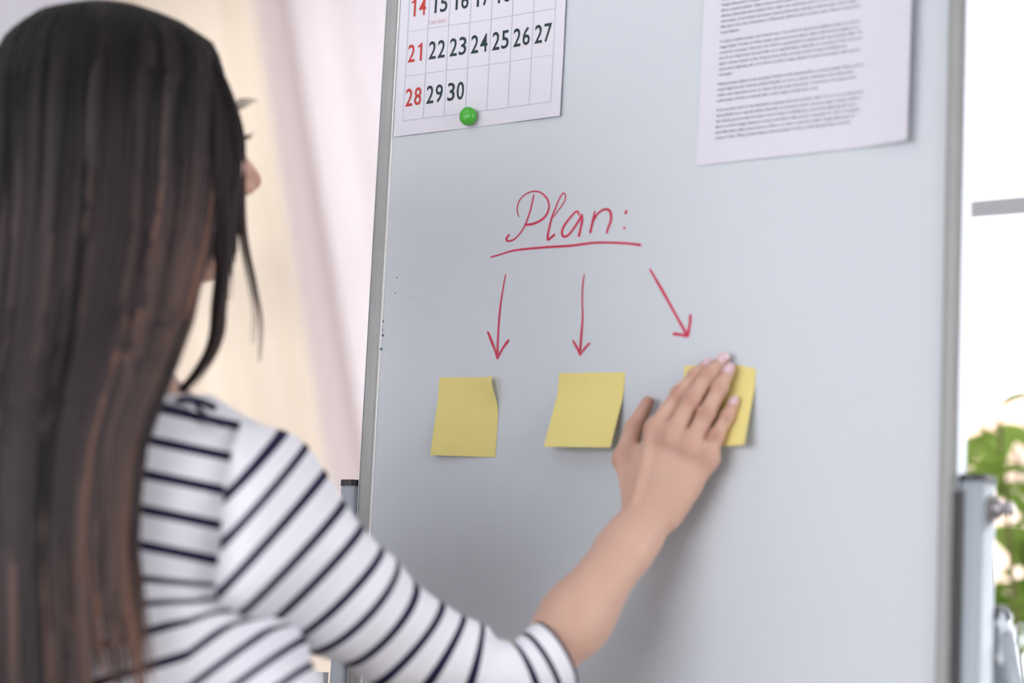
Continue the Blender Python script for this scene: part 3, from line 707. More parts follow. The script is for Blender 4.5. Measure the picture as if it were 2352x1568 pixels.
# ------------------------------------------------------------------ sticky notes
def sticky(name, x, zt, wid, hgt, ang0, ang1, curl, label, rot=0.0, tr_cut=None):
    """note stuck along its top strip; below it the paper bends off the board by ang0 (left) to ang1 (right) radians"""
    root = thing(name, label, 'sticky note', (x + wid / 2, -0.0005, zt - hgt), 'yellow sticky notes on the whiteboard')
    nt = 28
    def pt(s, t):
        ang = ang0 + (ang1 - ang0) * s
        strip = 0.17; y = -0.0006; zz = 0.0; step = hgt / 60
        tt = 0.0
        n = int(round(t * 60))
        for i in range(n):
            q = (i + 0.5) / 60
            a = ang * min(1.0, max(0.0, (q - strip) / 0.22)) * (1.15 - 0.25 * q)
            y -= step * math.sin(a); zz -= step * math.cos(a)
        xx = wid * s
        if curl:                              # upper right corner curls towards the viewer
            c = max(0.0, (s - 0.62) / 0.38) * math.exp(-((t - curl[1]) / curl[2]) ** 2)
            y -= curl[0] * c ** 1.6; xx -= 0.45 * curl[0] * c ** 2
        if tr_cut:
            zz -= tr_cut * max(0.0, (s - 0.72) / 0.28) * max(0.0, 1 - t / 0.2)
        X = xx * math.cos(rot) - zz * math.sin(rot); Z = xx * math.sin(rot) + zz * math.cos(rot)
        return (x + X, y - 0.0004 * math.sin(6 * s), zt + Z)
    v, f = sheet(pt, nt, 31, 0.00016)
    mesh('paper', v, f, M['note'], root)
    return root
sticky('sticky_note', -0.1480, 1.4052, 0.0765, 0.0795, 0.10, -0.0, (0.0095, 0.05, 0.30), 'yellow sticky note under the left arrow, upper right corner curled', rot=-0.028)
sticky('sticky_note', -0.0020, 1.4045, 0.0762, 0.0765, 0.335, 0.33, None, 'yellow sticky note under the middle arrow, lifting away at the bottom', rot=-0.022)
sticky('sticky_note', 0.1395, 1.4065, 0.0765, 0.0775, 0.04, 0.27, None, 'yellow sticky note partly covered by the woman’s hand', rot=-0.016, tr_cut=0.004)
# ------------------------------------------------------------------ the woman: one continuous body from a distance field
V3 = lambda *a: np.array(a, float)
LAT = V3(0.8158, 0.57833, 0); DEP = V3(-0.57833, 0.8158, 0); UP = V3(0, 0, 1)
HC = V3(*HEAD) + LAT * 0.0115
FH = V3(0.495, 0.869, 0); FH /= np.linalg.norm(FH); RH = V3(FH[1], -FH[0], 0)
FT = V3(0.0816, 0.9967, 0); RT = V3(0.9967, -0.0816, 0)
NB = V3(-0.190, -0.418, 1.312)
SH = V3(*SHOULDER); EL = V3(*ELBOW); WR = V3(*WRIST)

def axis_grid(lo, hi, h, fine):
    """non-uniform grid line positions: step h, refined inside the (a, b, hf) intervals"""
    o = [lo]
    while o[-1] < hi:
        x = o[-1]; st = h
        for a, b, hf in fine:
            if a <= x < b: st = min(st, hf)
            elif x < a: st = min(st, max(hf, (a - x) * 0.35 + hf))
            else: st = min(st, max(hf, (x - b) * 0.35 + hf))
        o.append(x + st)
    return np.array(o)

class Field:
    def __init__(s, gx, gy, gz, init=0.2):
        s.g = (gx, gy, gz); s.D = np.full((len(gx), len(gy), len(gz)), init, np.float32)
    def block(s, lo, hi):
        sl = []
        for g, a, b in zip(s.g, lo, hi):
            i = max(0, np.searchsorted(g, a) - 1); j = min(len(g), np.searchsorted(g, b) + 1)
            sl.append(slice(i, max(j, i + 1)))
        X = s.g[0][sl[0]][:, None, None]; Y = s.g[1][sl[1]][None, :, None]; Z = s.g[2][sl[2]][None, None, :]
        return tuple(sl), X.astype(np.float32), Y.astype(np.float32), Z.astype(np.float32)
    def put(s, shape, k=0.01, sub=False):
        lo, hi, fn = shape; m = 0.03 + k
        sl, X, Y, Z = s.block(np.array(lo) - m, np.array(hi) + m)
        d = fn(X, Y, Z).astype(np.float32); a = s.D[sl]
        if sub: s.D[sl] = -smin(-a, d, k)
        else: s.D[sl] = smin(a, d, k)
def smin(a, b, k):
    if k <= 0: return np.minimum(a, b)
    h = np.maximum(k - np.abs(a - b), 0) / k
    return np.minimum(a, b) - h * h * k * 0.25
def cap(a, b, ra, rb):
    a = np.array(a, float); b = np.array(b, float); ab = b - a; L = ab @ ab + 1e-12; r = max(ra, rb)
    def fn(X, Y, Z):
        px, py, pz = X - a[0], Y - a[1], Z - a[2]
        t = np.clip((px * ab[0] + py * ab[1] + pz * ab[2]) / L, 0, 1)
        return np.sqrt((px - t * ab[0]) ** 2 + (py - t * ab[1]) ** 2 + (pz - t * ab[2]) ** 2) - (ra + (rb - ra) * t)
    return np.minimum(a, b) - r, np.maximum(a, b) + r, fn
def ell(c, rad, ax=None):
    c = np.array(c, float); A = np.eye(3) if ax is None else np.array(ax, float); r = np.array(rad, float)
    ext = np.sqrt(((A * r[:, None]) ** 2).sum(0))
    def fn(X, Y, Z):
        px, py, pz = X - c[0], Y - c[1], Z - c[2]; q = [px * A[i, 0] + py * A[i, 1] + pz * A[i, 2] for i in range(3)]
        k0 = np.sqrt(sum((q[i] / r[i]) ** 2 for i in range(3))) + 1e-9
        k1 = np.sqrt(sum((q[i] / r[i] ** 2) ** 2 for i in range(3))) + 1e-9
        return k0 * (k0 - 1) / k1
    return c - ext, c + ext, fn
def union(shapes, k):
    lo = np.min([q[0] for q in shapes], 0); hi = np.max([q[1] for q in shapes], 0)
    def fn(X, Y, Z):
        d = shapes[0][2](X, Y, Z)
        for q in shapes[1:]: d = smin(d, q[2](X, Y, Z), k)
        return d
    return lo, hi, fn

def surface_nets(F):
    D = F.D; gx, gy, gz = F.g; S = D < 0
    nx, ny, nz = D.shape
    cnt = np.zeros((nx - 1, ny - 1, nz - 1), np.uint8)
    for i in (0, 1):
        for j in (0, 1):
            for k in (0, 1):
                cnt += S[i:nx - 1 + i, j:ny - 1 + j, k:nz - 1 + k]
    act = (cnt > 0) & (cnt < 8)
    I = np.argwhere(act)
    idx = np.full(act.shape, -1, np.int32); idx[act] = np.arange(len(I))
    acc = np.zeros((len(I), 3)); n = np.zeros(len(I))
    corner = [(i, j, k) for i in (0, 1) for j in (0, 1) for k in (0, 1)]
    val = {c: D[I[:, 0] + c[0], I[:, 1] + c[1], I[:, 2] + c[2]] for c in corner}
    G = (gx, gy, gz)
    for c in corner:
        for a in range(3):
            if c[a]: continue
            e = list(c); e[a] = 1; e = tuple(e)
            va, vb = val[c], val[e]; m = (va < 0) != (vb < 0)
            t = np.where(m, va / np.where(m, va - vb, 1), 0)
            for x in range(3):
                p0 = G[x][I[:, x] + c[x]]; p1 = G[x][I[:, x] + e[x]]
                acc[:, x] += np.where(m, p0 + (p1 - p0) * t, 0)
            n += m
    V = acc / n[:, None]
    faces = []
    for a in range(3):
        b, c = (a + 1) % 3, (a + 2) % 3
        s0 = [slice(None)] * 3; s1 = [slice(None)] * 3
        s0[a] = slice(0, -1); s1[a] = slice(1, None)
        for q in (b, c): s0[q] = slice(1, -1); s1[q] = slice(1, -1)
        A, B = S[tuple(s0)], S[tuple(s1)]
        E = np.argwhere(A != B); flip = A[tuple(E.T)]
        E[:, b] += 1; E[:, c] += 1
        def cell(db, dc):
            q = E.copy(); q[:, b] -= db; q[:, c] -= dc; return idx[tuple(q.T)]
        Q = np.stack([cell(1, 1), cell(0, 1), cell(0, 0), cell(1, 0)], 1)
        Q[~flip] = Q[~flip][:, ::-1]; faces.append(Q)
    return V, np.vstack(faces)
def relax(V, Fq, it, lam=0.5):
    e = np.vstack([Fq[:, [0, 1]], Fq[:, [1, 2]], Fq[:, [2, 3]], Fq[:, [3, 0]]]); e = np.vstack([e, e[:, ::-1]])
    deg = np.bincount(e[:, 0], minlength=len(V)).astype(float)
    for i in range(it):
        s = np.stack([np.bincount(e[:, 0], V[e[:, 1], x], len(V)) for x in range(3)], 1) / deg[:, None]
        V = V + lam * (s - V); lam = -lam * 1.03 if lam > 0 else -lam / 1.03
    return V

hd = lambda f, r, u: HC + FH * f + RH * r + UP * u
HA = [FH, RH, UP]; TA = [RT, FT, UP]
def torso_shapes(g):
    """trunk, shoulders and neck, grown by g (used for the body and, inflated, for the shirt)"""
    LS = NB - RT * 0.165 - UP * 0.050
    return LS, [(ell(NB - UP * 0.150 + FT * 0.012, (0.138 + g, 0.090 + g, 0.205 + g), TA), 0.03),
                (ell(V3(NB[0], NB[1] + 0.01, 1.02), (0.112 + g, 0.082 + g, 0.17 + g), TA), 0.06),
                (cap(NB - UP * 0.045 - RT * 0.02, SH - RT * 0.015, 0.052 + g, 0.050 + g), 0.05),
                (cap(NB - UP * 0.045 + RT * 0.02, LS, 0.052 + g, 0.050 + g), 0.05),
                (cap(NB + UP * 0.02, SH + UP * 0.005 - RT * 0.03, 0.028 + g, 0.034 + g), 0.04),
                (cap(NB + UP * 0.02, LS + UP * 0.005 + RT * 0.03, 0.028 + g, 0.034 + g), 0.04)]
fx = [(-0.13, 0.02 - 0.06, 0.0035), (0.075, 0.26, 0.0016)]
gx = axis_grid(-0.48, 0.30, 0.012, [(-0.24, -0.08, 0.003), (0.085, 0.255, 0.0013)])
gy = axis_grid(-0.62, 0.03, 0.012, [(-0.50, -0.28, 0.0034), (-0.075, 0.004, 0.0013)])
gz = axis_grid(-0.01, 1.70, 0.014, [(1.235, 1.43, 0.0014), (1.43, 1.62, 0.003)])
B = Field(gx, gy, gz)
LS, TS = torso_shapes(0.0)
for sh, k in TS: B.put(sh, k)
pel = V3(NB[0], NB[1] + 0.005, 0.88)
B.put(ell(pel, (0.152, 0.108, 0.13), TA), 0.06)
for s in (-1, 1):
    hip = pel + RT * 0.085 * s - UP * 0.05; kn = V3(hip[0] + 0.005 * s, hip[1] + 0.015, 0.47); an = V3(hip[0] + 0.01 * s, hip[1] - 0.01, 0.085)
    B.put(cap(hip, kn, 0.083, 0.054), 0.05); B.put(union([cap(kn, an, 0.050, 0.034), ell(kn + V3(0, -0.02, -0.12), (0.047, 0.05, 0.11))], 0.03), 0.02)
    B.put(cap(an - UP * 0.045, an + FT * 0.15 - UP * 0.055, 0.034, 0.024), 0.02)
# neck and head
B.put(cap(NB - UP * 0.02, hd(-0.018, 0, -0.055), 0.050, 0.047), 0.03)
B.put(ell(hd(-0.012, 0, 0.025), (0.096, 0.073, 0.083), HA), 0.02)
B.put(ell(hd(0.030, 0, -0.030), (0.062, 0.058, 0.076), HA), 0.02)
for s in (-1, 1):
    B.put(cap(hd(0.010, 0.052 * s, -0.062), hd(0.070, 0.014 * s, -0.094), 0.015, 0.014), 0.022)
    B.put(cap(hd(0.078, 0.012 * s, 0.022), hd(0.066, 0.045 * s, 0.020), 0.010, 0.010), 0.012)
    B.put(ell(hd(0.062, 0.042 * s, -0.018), (0.022, 0.018, 0.018), HA), 0.02)
    B.put(ell(hd(0.092, 0.031 * s, 0.003), (0.013, 0.016, 0.011), HA), 0.008, sub=True)
    B.put(ell(hd(-0.014, 0.066 * s, -0.012), (0.017, 0.007, 0.029), HA), 0.008)
B.put(cap(hd(0.066, -0.008, -0.097), hd(0.066, 0.008, -0.097), 0.0145, 0.0145), 0.018)
B.put(cap(hd(0.084, 0, 0.010), hd(0.107, 0, -0.018), 0.0075, 0.0090), 0.012)
for s in (-1, 1): B.put(ell(hd(0.096, 0.012 * s, -0.028), (0.011, 0.0075, 0.0075), HA), 0.006)
B.put(cap(hd(0.084, -0.015, -0.054), hd(0.084, 0.015, -0.054), 0.0068, 0.0068), 0.007)
B.put(cap(hd(0.0925, -0.008, -0.0525), hd(0.0925, 0.008, -0.0525), 0.0052, 0.0052), 0.006)
B.put(cap(hd(0.0905, -0.010, -0.0660), hd(0.0905, 0.010, -0.0660), 0.0066, 0.0066), 0.006)
# left arm hanging at her side, hand with five fingers
le = LS + V3(-0.035, -0.01, -0.27); lw = le + V3(-0.005, 0.05, -0.225)
B.put(cap(LS, le, 0.046, 0.034), 0.03); B.put(cap(le, lw, 0.034, 0.022), 0.02)
B.put(ell(lw + V3(0.0, 0.012, -0.055), (0.016, 0.038, 0.052)), 0.02)
for q, L in zip((-0.022, -0.006, 0.010, 0.026), (0.060, 0.072, 0.074, 0.064)):
    a = lw + V3(0, 0.012 + q, -0.095); B.put(cap(a, a + V3(0.01, 0.006, -L), 0.0085, 0.0065), 0.004)
B.put(cap(lw + V3(0.005, 0.035, -0.03), lw + V3(0.018, 0.060, -0.085), 0.011, 0.008), 0.008)
# right arm: upper arm, forearm
AP = [np.array([*q[1:4], 0.88 * float(min(np.linalg.norm(q[4:7]), np.linalg.norm(q[7:10])))]) for q in RINGS[4:13:2]] + [np.array([*(RINGS[12][1:4]), .029])]
for q in AP: q[:3] = q[:3] + DEP * 0.006
B.put(cap(SH + DEP * 0.012, AP[0][:3], 0.040, 0.040), 0.02)
for qa, qb in zip(AP[:-1], AP[1:]): B.put(cap(qa[:3], qb[:3], min(0.044, qa[3] * 0.80), min(0.044, qb[3] * 0.80)), 0.012)
B.put(cap(AP[-1][:3], EL, 0.024, 0.021), 0.012)
fa = (WR - EL) / np.linalg.norm(WR - EL)
wdir = V3(0.0609, 0, -0.0175); wdir -= fa * (wdir @ fa); wdir /= np.linalg.norm(wdir)
for s, kk in ((-1, 0.03), (1, 0.02)):
    B.put(cap(EL + wdir * 0.002 * s, EL + fa * 0.085 + wdir * 0.0060 * s, 0.0160, 0.0236), kk)
    B.put(cap(EL + fa * 0.08 + wdir * 0.007 * s, WR - fa * 0.02 + wdir * 0.0080 * s, 0.0237, 0.0160), 0.02)
# hand
Hn = {k: np.array(v) for k, v in HAND.items()}
mcp = [Hn[k][0] for k in ('index', 'middle', 'ring', 'pinky')]
cw = [WR + wdir * t + fa * 0.012 for t in (-0.0165, -0.006, 0.005, 0.0155)]
palm = [cap(WR - fa * 0.035 + wdir * 0.008, WR + fa * 0.02 + wdir * 0.006, 0.0168, 0.0155), cap(WR - fa * 0.035 - wdir * 0.008, WR + fa * 0.02 - wdir * 0.006, 0.0168, 0.0155)]
for a, b, r in zip(cw, mcp, (0.0108, 0.0112, 0.0106, 0.0088)):
    palm.append(cap(a + V3(0, 0.001, 0), b + V3(0, 0.0035, 0), 0.0130, r))
palm.append(cap(mcp[0] + V3(0, 0.006, -0.008), mcp[3] + V3(-0.003, 0.005, -0.003), 0.0095, 0.0065))
th = Hn['thumb']
palm.append(cap(th[0], th[1], 0.0125, 0.0105))
palm.append(cap(cw[3] + V3(0.001, 0.003, 0.01), 0.5 * cw[3] + 0.5 * mcp[3] + V3(-0.002, 0.003, 0.0), 0.0120, 0.0100))
palm.append(cap(0.5 * (th[0] + th[1]) + V3(0.010, 0.004, 0.006), 0.6 * mcp[0] + 0.4 * cw[0] + V3(-0.008, 0.009, 0), 0.0085, 0.0085))
palm.append(cap(th[1] + V3(0.006, 0.003, 0.0), mcp[0] + V3(-0.006, 0.009, -0.012), 0.0070, 0.0075))
B.put(union(palm, 0.010), 0.014)
def finger(k, r):
    p = Hn[k]; s = []
    for i in range(len(p) - 1):
        s.append(cap(p[i], p[i + 1], r[i], r[i + 1]))
        if 0 < i: s.append(ell(p[i] + V3(0, -0.0004, 0), (r[i] * 1.05,) * 3))
    return union(s, 0.003)
fing = union([finger('index', (0.0098, 0.0079, 0.0068, 0.0056)), finger('middle', (0.0102, 0.0082, 0.0071, 0.0060)),
              finger('ring', (0.0096, 0.0078, 0.0068, 0.0057)), finger('pinky', (0.0082, 0.0068, 0.0059, 0.0050))], 0.0)
B.put(fing, 0.0065)
B.put(union([cap(th[1], th[2], 0.0098, 0.0084), cap(th[2], th[3], 0.0084, 0.0060)], 0.004), 0.006)
for b in mcp[:3]: B.put(ell(b + V3(0, -0.0018, 0), (0.0080, 0.0074, 0.0080)), 0.010)      # knuckles
tn = np.array(TENDON)                                     # the raised tendons on the back of the hand
def on_back(p, h): return V3(p[0], p[1], p[2])
t0 = mcp[0] + V3(0, -0.0075, 0); t1 = WR + fa * 0.004 - wdir * 0.0095 + V3(0, -0.0140, 0)
B.put(cap(t0, t1, 0.0036, 0.0034), 0.006)
th_t1 = WR - wdir * 0.0185 + V3(0, -0.0035, 0)
B.put(cap(th[1] + V3(0, -0.0065, 0), th_t1, 0.0040, 0.0040), 0.006)
vb, fb = surface_nets(B)
vb = relax(vb, fb, 2)
del B
person = thing('person', 'woman with long dark hair and striped top, pressing a note onto the whiteboard', 'person', (NB[0], NB[1], 0.0))
fl = np.zeros(len(vb))
for k in ('index', 'middle', 'ring', 'pinky'):
    for i, (rr, am) in enumerate(((0.011, 0.45), (0.0075, 0.85), (0.006, 0.55), (0.007, 0.5))):
        fl = np.maximum(fl, am * np.exp(-((np.linalg.norm(vb - (Hn[k][i] + V3(0, -0.006, 0)), axis=1) / rr) ** 2)))
for i, (rr, am) in enumerate(((0.02, 0.35), (0.013, 0.6), (0.010, 0.8), (0.010, 0.7))):
    fl = np.maximum(fl, am * np.exp(-((np.linalg.norm(vb - Hn['thumb'][i], axis=1) / rr) ** 2)))
for c, rr, am in ((hd(0.108, 0, -0.02), 0.016, 0.6), (hd(0.07, 0.04, -0.03), 0.025, 0.35)):
    fl = np.maximum(fl, am * np.exp(-((np.linalg.norm(vb - c, axis=1) / rr) ** 2)))
body = mesh('body', vb, fb, M['skin'], person, True, {'flush': fl})

# finger nails
def nail(p, d, n, L, W):
    p = np.array(p); d = d / np.linalg.norm(d); n = n - d * (n @ d); n /= np.linalg.norm(n); s = np.cross(d, n); v = []; f = []
    na, nb = 9, 9
    for i in range(na):
        a = i / (na - 1) * 2 - 1
        for j in range(nb):
            b = j / (nb - 1) * 2 - 1
            wv = W * 0.5 * (1 - 0.55 * max(0, abs(a) - 0.45) ** 1.4 * 2)
            v.append(p + d * (a * L / 2) + s * (b * wv) - n * (0.0022 * b * b + 0.0010 * a * a))
    for i in range(na - 1):
        for j in range(nb - 1): q = i * nb + j; f.append((q, q + 1, q + nb + 1, q + nb))
    k = len(v); v += [q - n * 0.0012 for q in v]
    f += [(a + k, d2 + k, c + k, b + k) for a, b, c, d2 in f]
    return mesh('fingernail', v, f, M['nail'], person)
for k, r, L, W in (('index', 0.0060, 0.0140, 0.0096), ('middle', 0.0065, 0.0150, 0.0102), ('ring', 0.0062, 0.0145, 0.0098), ('pinky', 0.0055, 0.0128, 0.0086)):
    p = Hn[k]; d = p[3] - p[2]; d /= np.linalg.norm(d); n = V3(0.10, -1, 0.15)
    n = n - d * (n @ d); n /= np.linalg.norm(n)
    nail(p[3] - d * 0.0012 + n * (r * 0.97), d, n, L, W)
d = th[3] - th[2]; d /= np.linalg.norm(d); n = V3(-0.97, -0.15, 0.2); n = n - d * (n @ d); n /= np.linalg.norm(n)
nail(th[3] - d * 0.002 + n * 0.0062, d, n, 0.0125, 0.0095)

# face details (mostly hidden by the hair)
for s in (-1, 1):
    MB().lathe(hd(0.073, 0.031 * s, 0.003), FH, [(0.002, -0.0115), (0.008, -0.008), (0.0115, 0), (0.0104, 0.005), (0.007, 0.0092), (0.0015, 0.0114)], 20).build('eye', M['eye'], person, True)
    for j in range(9):
        q = -0.012 + 0.003 * j
        a = hd(0.0835 - abs(q) * 0.25, 0.031 * s + q, 0.010); b = a + FH * 0.009 + RH * q * 0.4 + UP * 0.0025; c = b + FH * 0.002 + UP * 0.0035
        if j == 0: lm = MB()
        lm.tube([tuple(a), tuple(b), tuple(c)], [0.0005, 0.0004, 0.0002], 5)
    lm.build('eyelashes', M['lash'], person)
    bm_ = [tuple(hd(0.0860 - 0.020 * t * t, s * (0.013 + 0.034 * t), 0.024 + 0.007 * math.sin(2.2 * t))) for t in np.linspace(0, 1, 9)]
    MB().tube(bm_, [0.0010, .0016, .0019, .0019, .0018, .0016, .0013, .001, .0006], 6).build('eyebrow', M['lash'], person, True)
for u, f0, r in ((-0.0525, 0.0935, 0.0046), (-0.0655, 0.0920, 0.0055)):
    MB().tube([tuple(hd(f0 - 0.9 * (q ** 2) * 20, q, u)) for q in np.linspace(-0.020, 0.020, 11)], [0.0012, .003, r * .8, r * .95, r, r * .97, r, r * .95, r * .8, .003, .0012], 8).build('lip', M['lip'], person, True)

# ---- striped top: trunk from the inflated trunk field, sleeves as swept tubes
sx_ = axis_grid(-0.46, 0.14, 0.0058, []); sy_ = axis_grid(-0.60, -0.24, 0.0058, []); sz_ = axis_grid(0.84, 1.42, 0.0058, [])
Sf = Field(sx_, sy_, sz_)
LS, TS = torso_shapes(0.009)
for sh, k in TS: Sf.put(sh, k)
Sf.put(ell(V3(NB[0], NB[1], 0.93), (0.150, 0.108, 0.13), TA), 0.06)
# cloth drawn from the waist up towards the raised arm
Sf.put(cap(SH - UP * 0.085 - RT * 0.03, V3(NB[0], NB[1], 0.96) + RT * 0.120, 0.042, 0.060), 0.06)
Sf.put(cap(SH - UP * 0.105 - RT * 0.03 + FT * 0.02, V3(NB[0], NB[1], 1.055) + RT * 0.185 + FT * 0.045, 0.036, 0.042), 0.05)
Sf.put(cap(V3(NB[0], NB[1], 1.055) + RT * 0.185 + FT * 0.045, V3(NB[0], NB[1], 0.93) + RT * 0.14, 0.046, 0.05), 0.05)
Sf.put(cap(LS - UP * 0.02, LS - UP * 0.06 - RT * 0.02, 0.050, 0.045), 0.03)
Sf.put(ell(NB + UP * 0.045 + FT * 0.012, (0.098, 0.074, 0.050), TA), 0.006, sub=True)
sl, X, Y, Z = Sf.block((-9, -9, -9), (9, 9, 9))
hem = 0.875 - Z
Sf.D = np.maximum(Sf.D, hem + 0 * X + 0 * Y).astype(np.float32)
vs, fs = surface_nets(Sf); vs = relax(vs, fs, 6)
la = (vs - HC) @ LAT; zz = vs[:, 2]
def smooth01(x): x = np.clip(x, 0, 1); return x * x * (3 - 2 * x)
wlow = smooth01((1.190 - zz) / 0.05)
upper = zz + 0.150 * (la - 0.02)
lower = zz - 0.36 * (la - 0.02) - 0.5 * np.clip(la - 0.09, 0, 1)
st = (upper * (1 - wlow) + lower * wlow)
folds = 0.0022 * np.sin(70 * (zz - 0.5 * la)) * wlow * smooth01((la - 0.02) / 0.08) + 0.0010 * np.sin(45 * zz + 22 * la)
nrm = np.cross(np.gradient(vs, axis=0), [1, 0, 0]) * 0
vs = vs + (np.outer(folds, -DEP) )
shirt = mesh('striped_top', vs, fs, M['shirt'], person, True, {'stripe': st / 0.0288 + STRIPE_T})
def ring_sleeve(rings, nseg, name):
    # cut-and-sewn sleeve: each row is (stripe number, centre, half width, half depth) of one cross-section
    Q = spline(np.array(rings), 9); v = []; a = []
    th = np.linspace(0, 2 * math.pi, nseg, endpoint=False)
    def ring(q, sc=1.0, sh=0.0):
        c, h, g = q[1:4], q[4:7], q[7:10]
        return c + np.outer(np.cos(th), h) * sc + np.outer(np.sin(th), g) * sc
    def num(k): return float(np.interp(k, [0, 11, 11.3, 12.55, 13, 15], [0.5, 11.5, 11.85, 12.05, 12.5, 14.5]))
    for q in Q:
        k = q[0]; e = math.exp(-((k - 11.9) / 1.3) ** 2); e2 = math.exp(-((k - 7.5) / 2.5) ** 2)
        P = ring(q); c = q[1:4]; R_ = P - c; L = np.linalg.norm(R_, axis=1)[:, None]
        w = 0.0014 * e * np.sin(5.0 * k + 2.2 * np.sin(th + 0.6)) + 0.0012 * e2 * np.sin(2.9 * k + 2.0 * th) + 0.0008 * np.sin(1.3 * k + 3 * th)
        P = P + R_ / L * w[:, None]
        v.append(P); a += [num(k)] * nseg
    # pole that closes the shoulder cap, and the turned-in cuff
    rows = len(v)
    for sc, bk in ((0.97, 0.0), (0.93, 0.0025), (0.87, 0.005)):
        P = ring(Q[-1], sc); d = Q[-4][1:4] - Q[-1][1:4]; d /= np.linalg.norm(d)
        v.append(P + d * bk); a += [num(15)] * nseg
    V = np.vstack(v); f = []
    for i in range(len(v) - 1):
        for k in range(nseg):
            j = (k + 1) % nseg; f.append((i * nseg + k, i * nseg + j, (i + 1) * nseg + j, (i + 1) * nseg + k))
    f.append(tuple(range(nseg))[::-1])
    return mesh(name, V, f, M['shirt'], shirt, True, {'stripe': a})
def sleeve(path, nseg, name, ph, fold=True):
    P, T, N = frames([tuple(q[:3]) for q in path]); rad = [q[3] for q in path]; v = []; f = []; a = []
    arc = [0.0]
    for i in range(1, len(P)): arc.append(arc[-1] + (P[i] - P[i - 1]).length)
    L = arc[-1]
    for i, p in enumerate(P):
        Bn = T[i].cross(N[i])
        for k in range(nseg):
            t = 2 * math.pi * k / nseg; d = N[i] * math.cos(t) + Bn * math.sin(t); r = rad[i]
            if fold:
                e = math.exp(-((arc[i] - 0.80 * L) / 0.085) ** 2)
                r += 0.0030 * e * math.sin(arc[i] * 190 + 2.0 * math.sin(t + 1)) * (0.6 + 0.4 * math.sin(t * 2))
                r += 0.0016 * math.sin(arc[i] * 62 + 1.5 * math.sin(2 * t)) + 0.0012 * math.sin(3 * t + arc[i] * 25)
            v.append(p + d * r); a.append(arc[i])
    n = len(P)
    for i in range(n - 1):
        for k in range(nseg):
            j = (k + 1) % nseg; f.append((i * nseg + k, i * nseg + j, (i + 1) * nseg + j, (i + 1) * nseg + k))
    # turned-in cuff
    for dr, bk in ((-0.0015, 0.0008), (-0.0022, -0.010), (-0.0026, -0.03)):
        for k in range(nseg):
            t = 2 * math.pi * k / nseg; Bn = T[-1].cross(N[-1])
            v.append(P[-1] + (N[-1] * math.cos(t) + Bn * math.sin(t)) * (rad[-1] + dr) + T[-1] * bk); a.append(L + 0.001)
    for i in range(n - 1, n + 2):
        for k in range(nseg):
            j = (k + 1) % nseg; f.append((i * nseg + k, i * nseg + j, (i + 1) * nseg + j, (i + 1) * nseg + k))
    return mesh(name, v, f, M['shirt'], shirt, True, {'stripe': (np.array(a) - L) / 0.0272 + ph})
ring_sleeve(RINGS, 80, 'sleeve')
lp = spline(np.array([(*(LS + RT * 0.03), .066), (*LS, .066), (*(LS + 0.5 * (le - LS)), .054), (*le, .047), (*(le + 0.25 * (lw - le)), .040)]), 8)
sleeve(lp, 40, 'sleeve', 0.5, False)
# navy neckline binding
nk = []
for a in np.linspace(0, 2 * math.pi, 49):
    nk.append(NB + FT * (0.012 + 0.078 * math.sin(a)) + RT * 0.106 * math.cos(a) + UP * (0.018 - 0.012 * math.cos(2 * a) - 0.012 * max(0, math.sin(a))))
MB().tube([tuple(q) for q in nk], 0.0034, 8, False).build('neckline', M['navy'], shirt, True)

# ---- trousers and shoes (below the picture)
tr = Field(axis_grid(-0.42, 0.05, 0.009, []), axis_grid(-0.60, -0.24, 0.009, []), axis_grid(0.06, 1.0, 0.009, []))
tr.put(ell(pel, (0.160, 0.116, 0.14), TA), 0.04)
for s in (-1, 1):
    hip = pel + RT * 0.085 * s - UP * 0.05; kn = V3(hip[0] + 0.005 * s, hip[1] + 0.015, 0.47); an = V3(hip[0] + 0.01 * s, hip[1] - 0.01, 0.11)
    tr.put(cap(hip, kn, 0.091, 0.064), 0.05); tr.put(cap(kn, an, 0.064, 0.052), 0.03)
vt, ft = surface_nets(tr); vt = relax(vt, ft, 4)
mesh('trousers', vt, ft, M['jeans'], person)
for s in (-1, 1):
    hip = pel + RT * 0.085 * s; an = V3(hip[0] + 0.01 * s, hip[1] - 0.01, 0.085)
    sf = Field(axis_grid(an[0] - .08, an[0] + .08, 0.006, []), axis_grid(an[1] - .10, an[1] + .24, 0.006, []), axis_grid(-0.01, 0.16, 0.006, []))
    sf.put(union([cap(an - UP * 0.045, an + FT * 0.15 - UP * 0.052, 0.042, 0.036), cap(an - UP * 0.03, an + UP * 0.02, 0.044, 0.042)], 0.02), 0)
    sl, X, Y, Z = sf.block((-9,) * 3, (9,) * 3); sf.D = np.maximum(sf.D, 0.0005 - Z + 0 * X + 0 * Y).astype(np.float32)
    v2, f2 = surface_nets(sf); mesh('shoe', relax(v2, f2, 3), f2, M['shoe'], person)

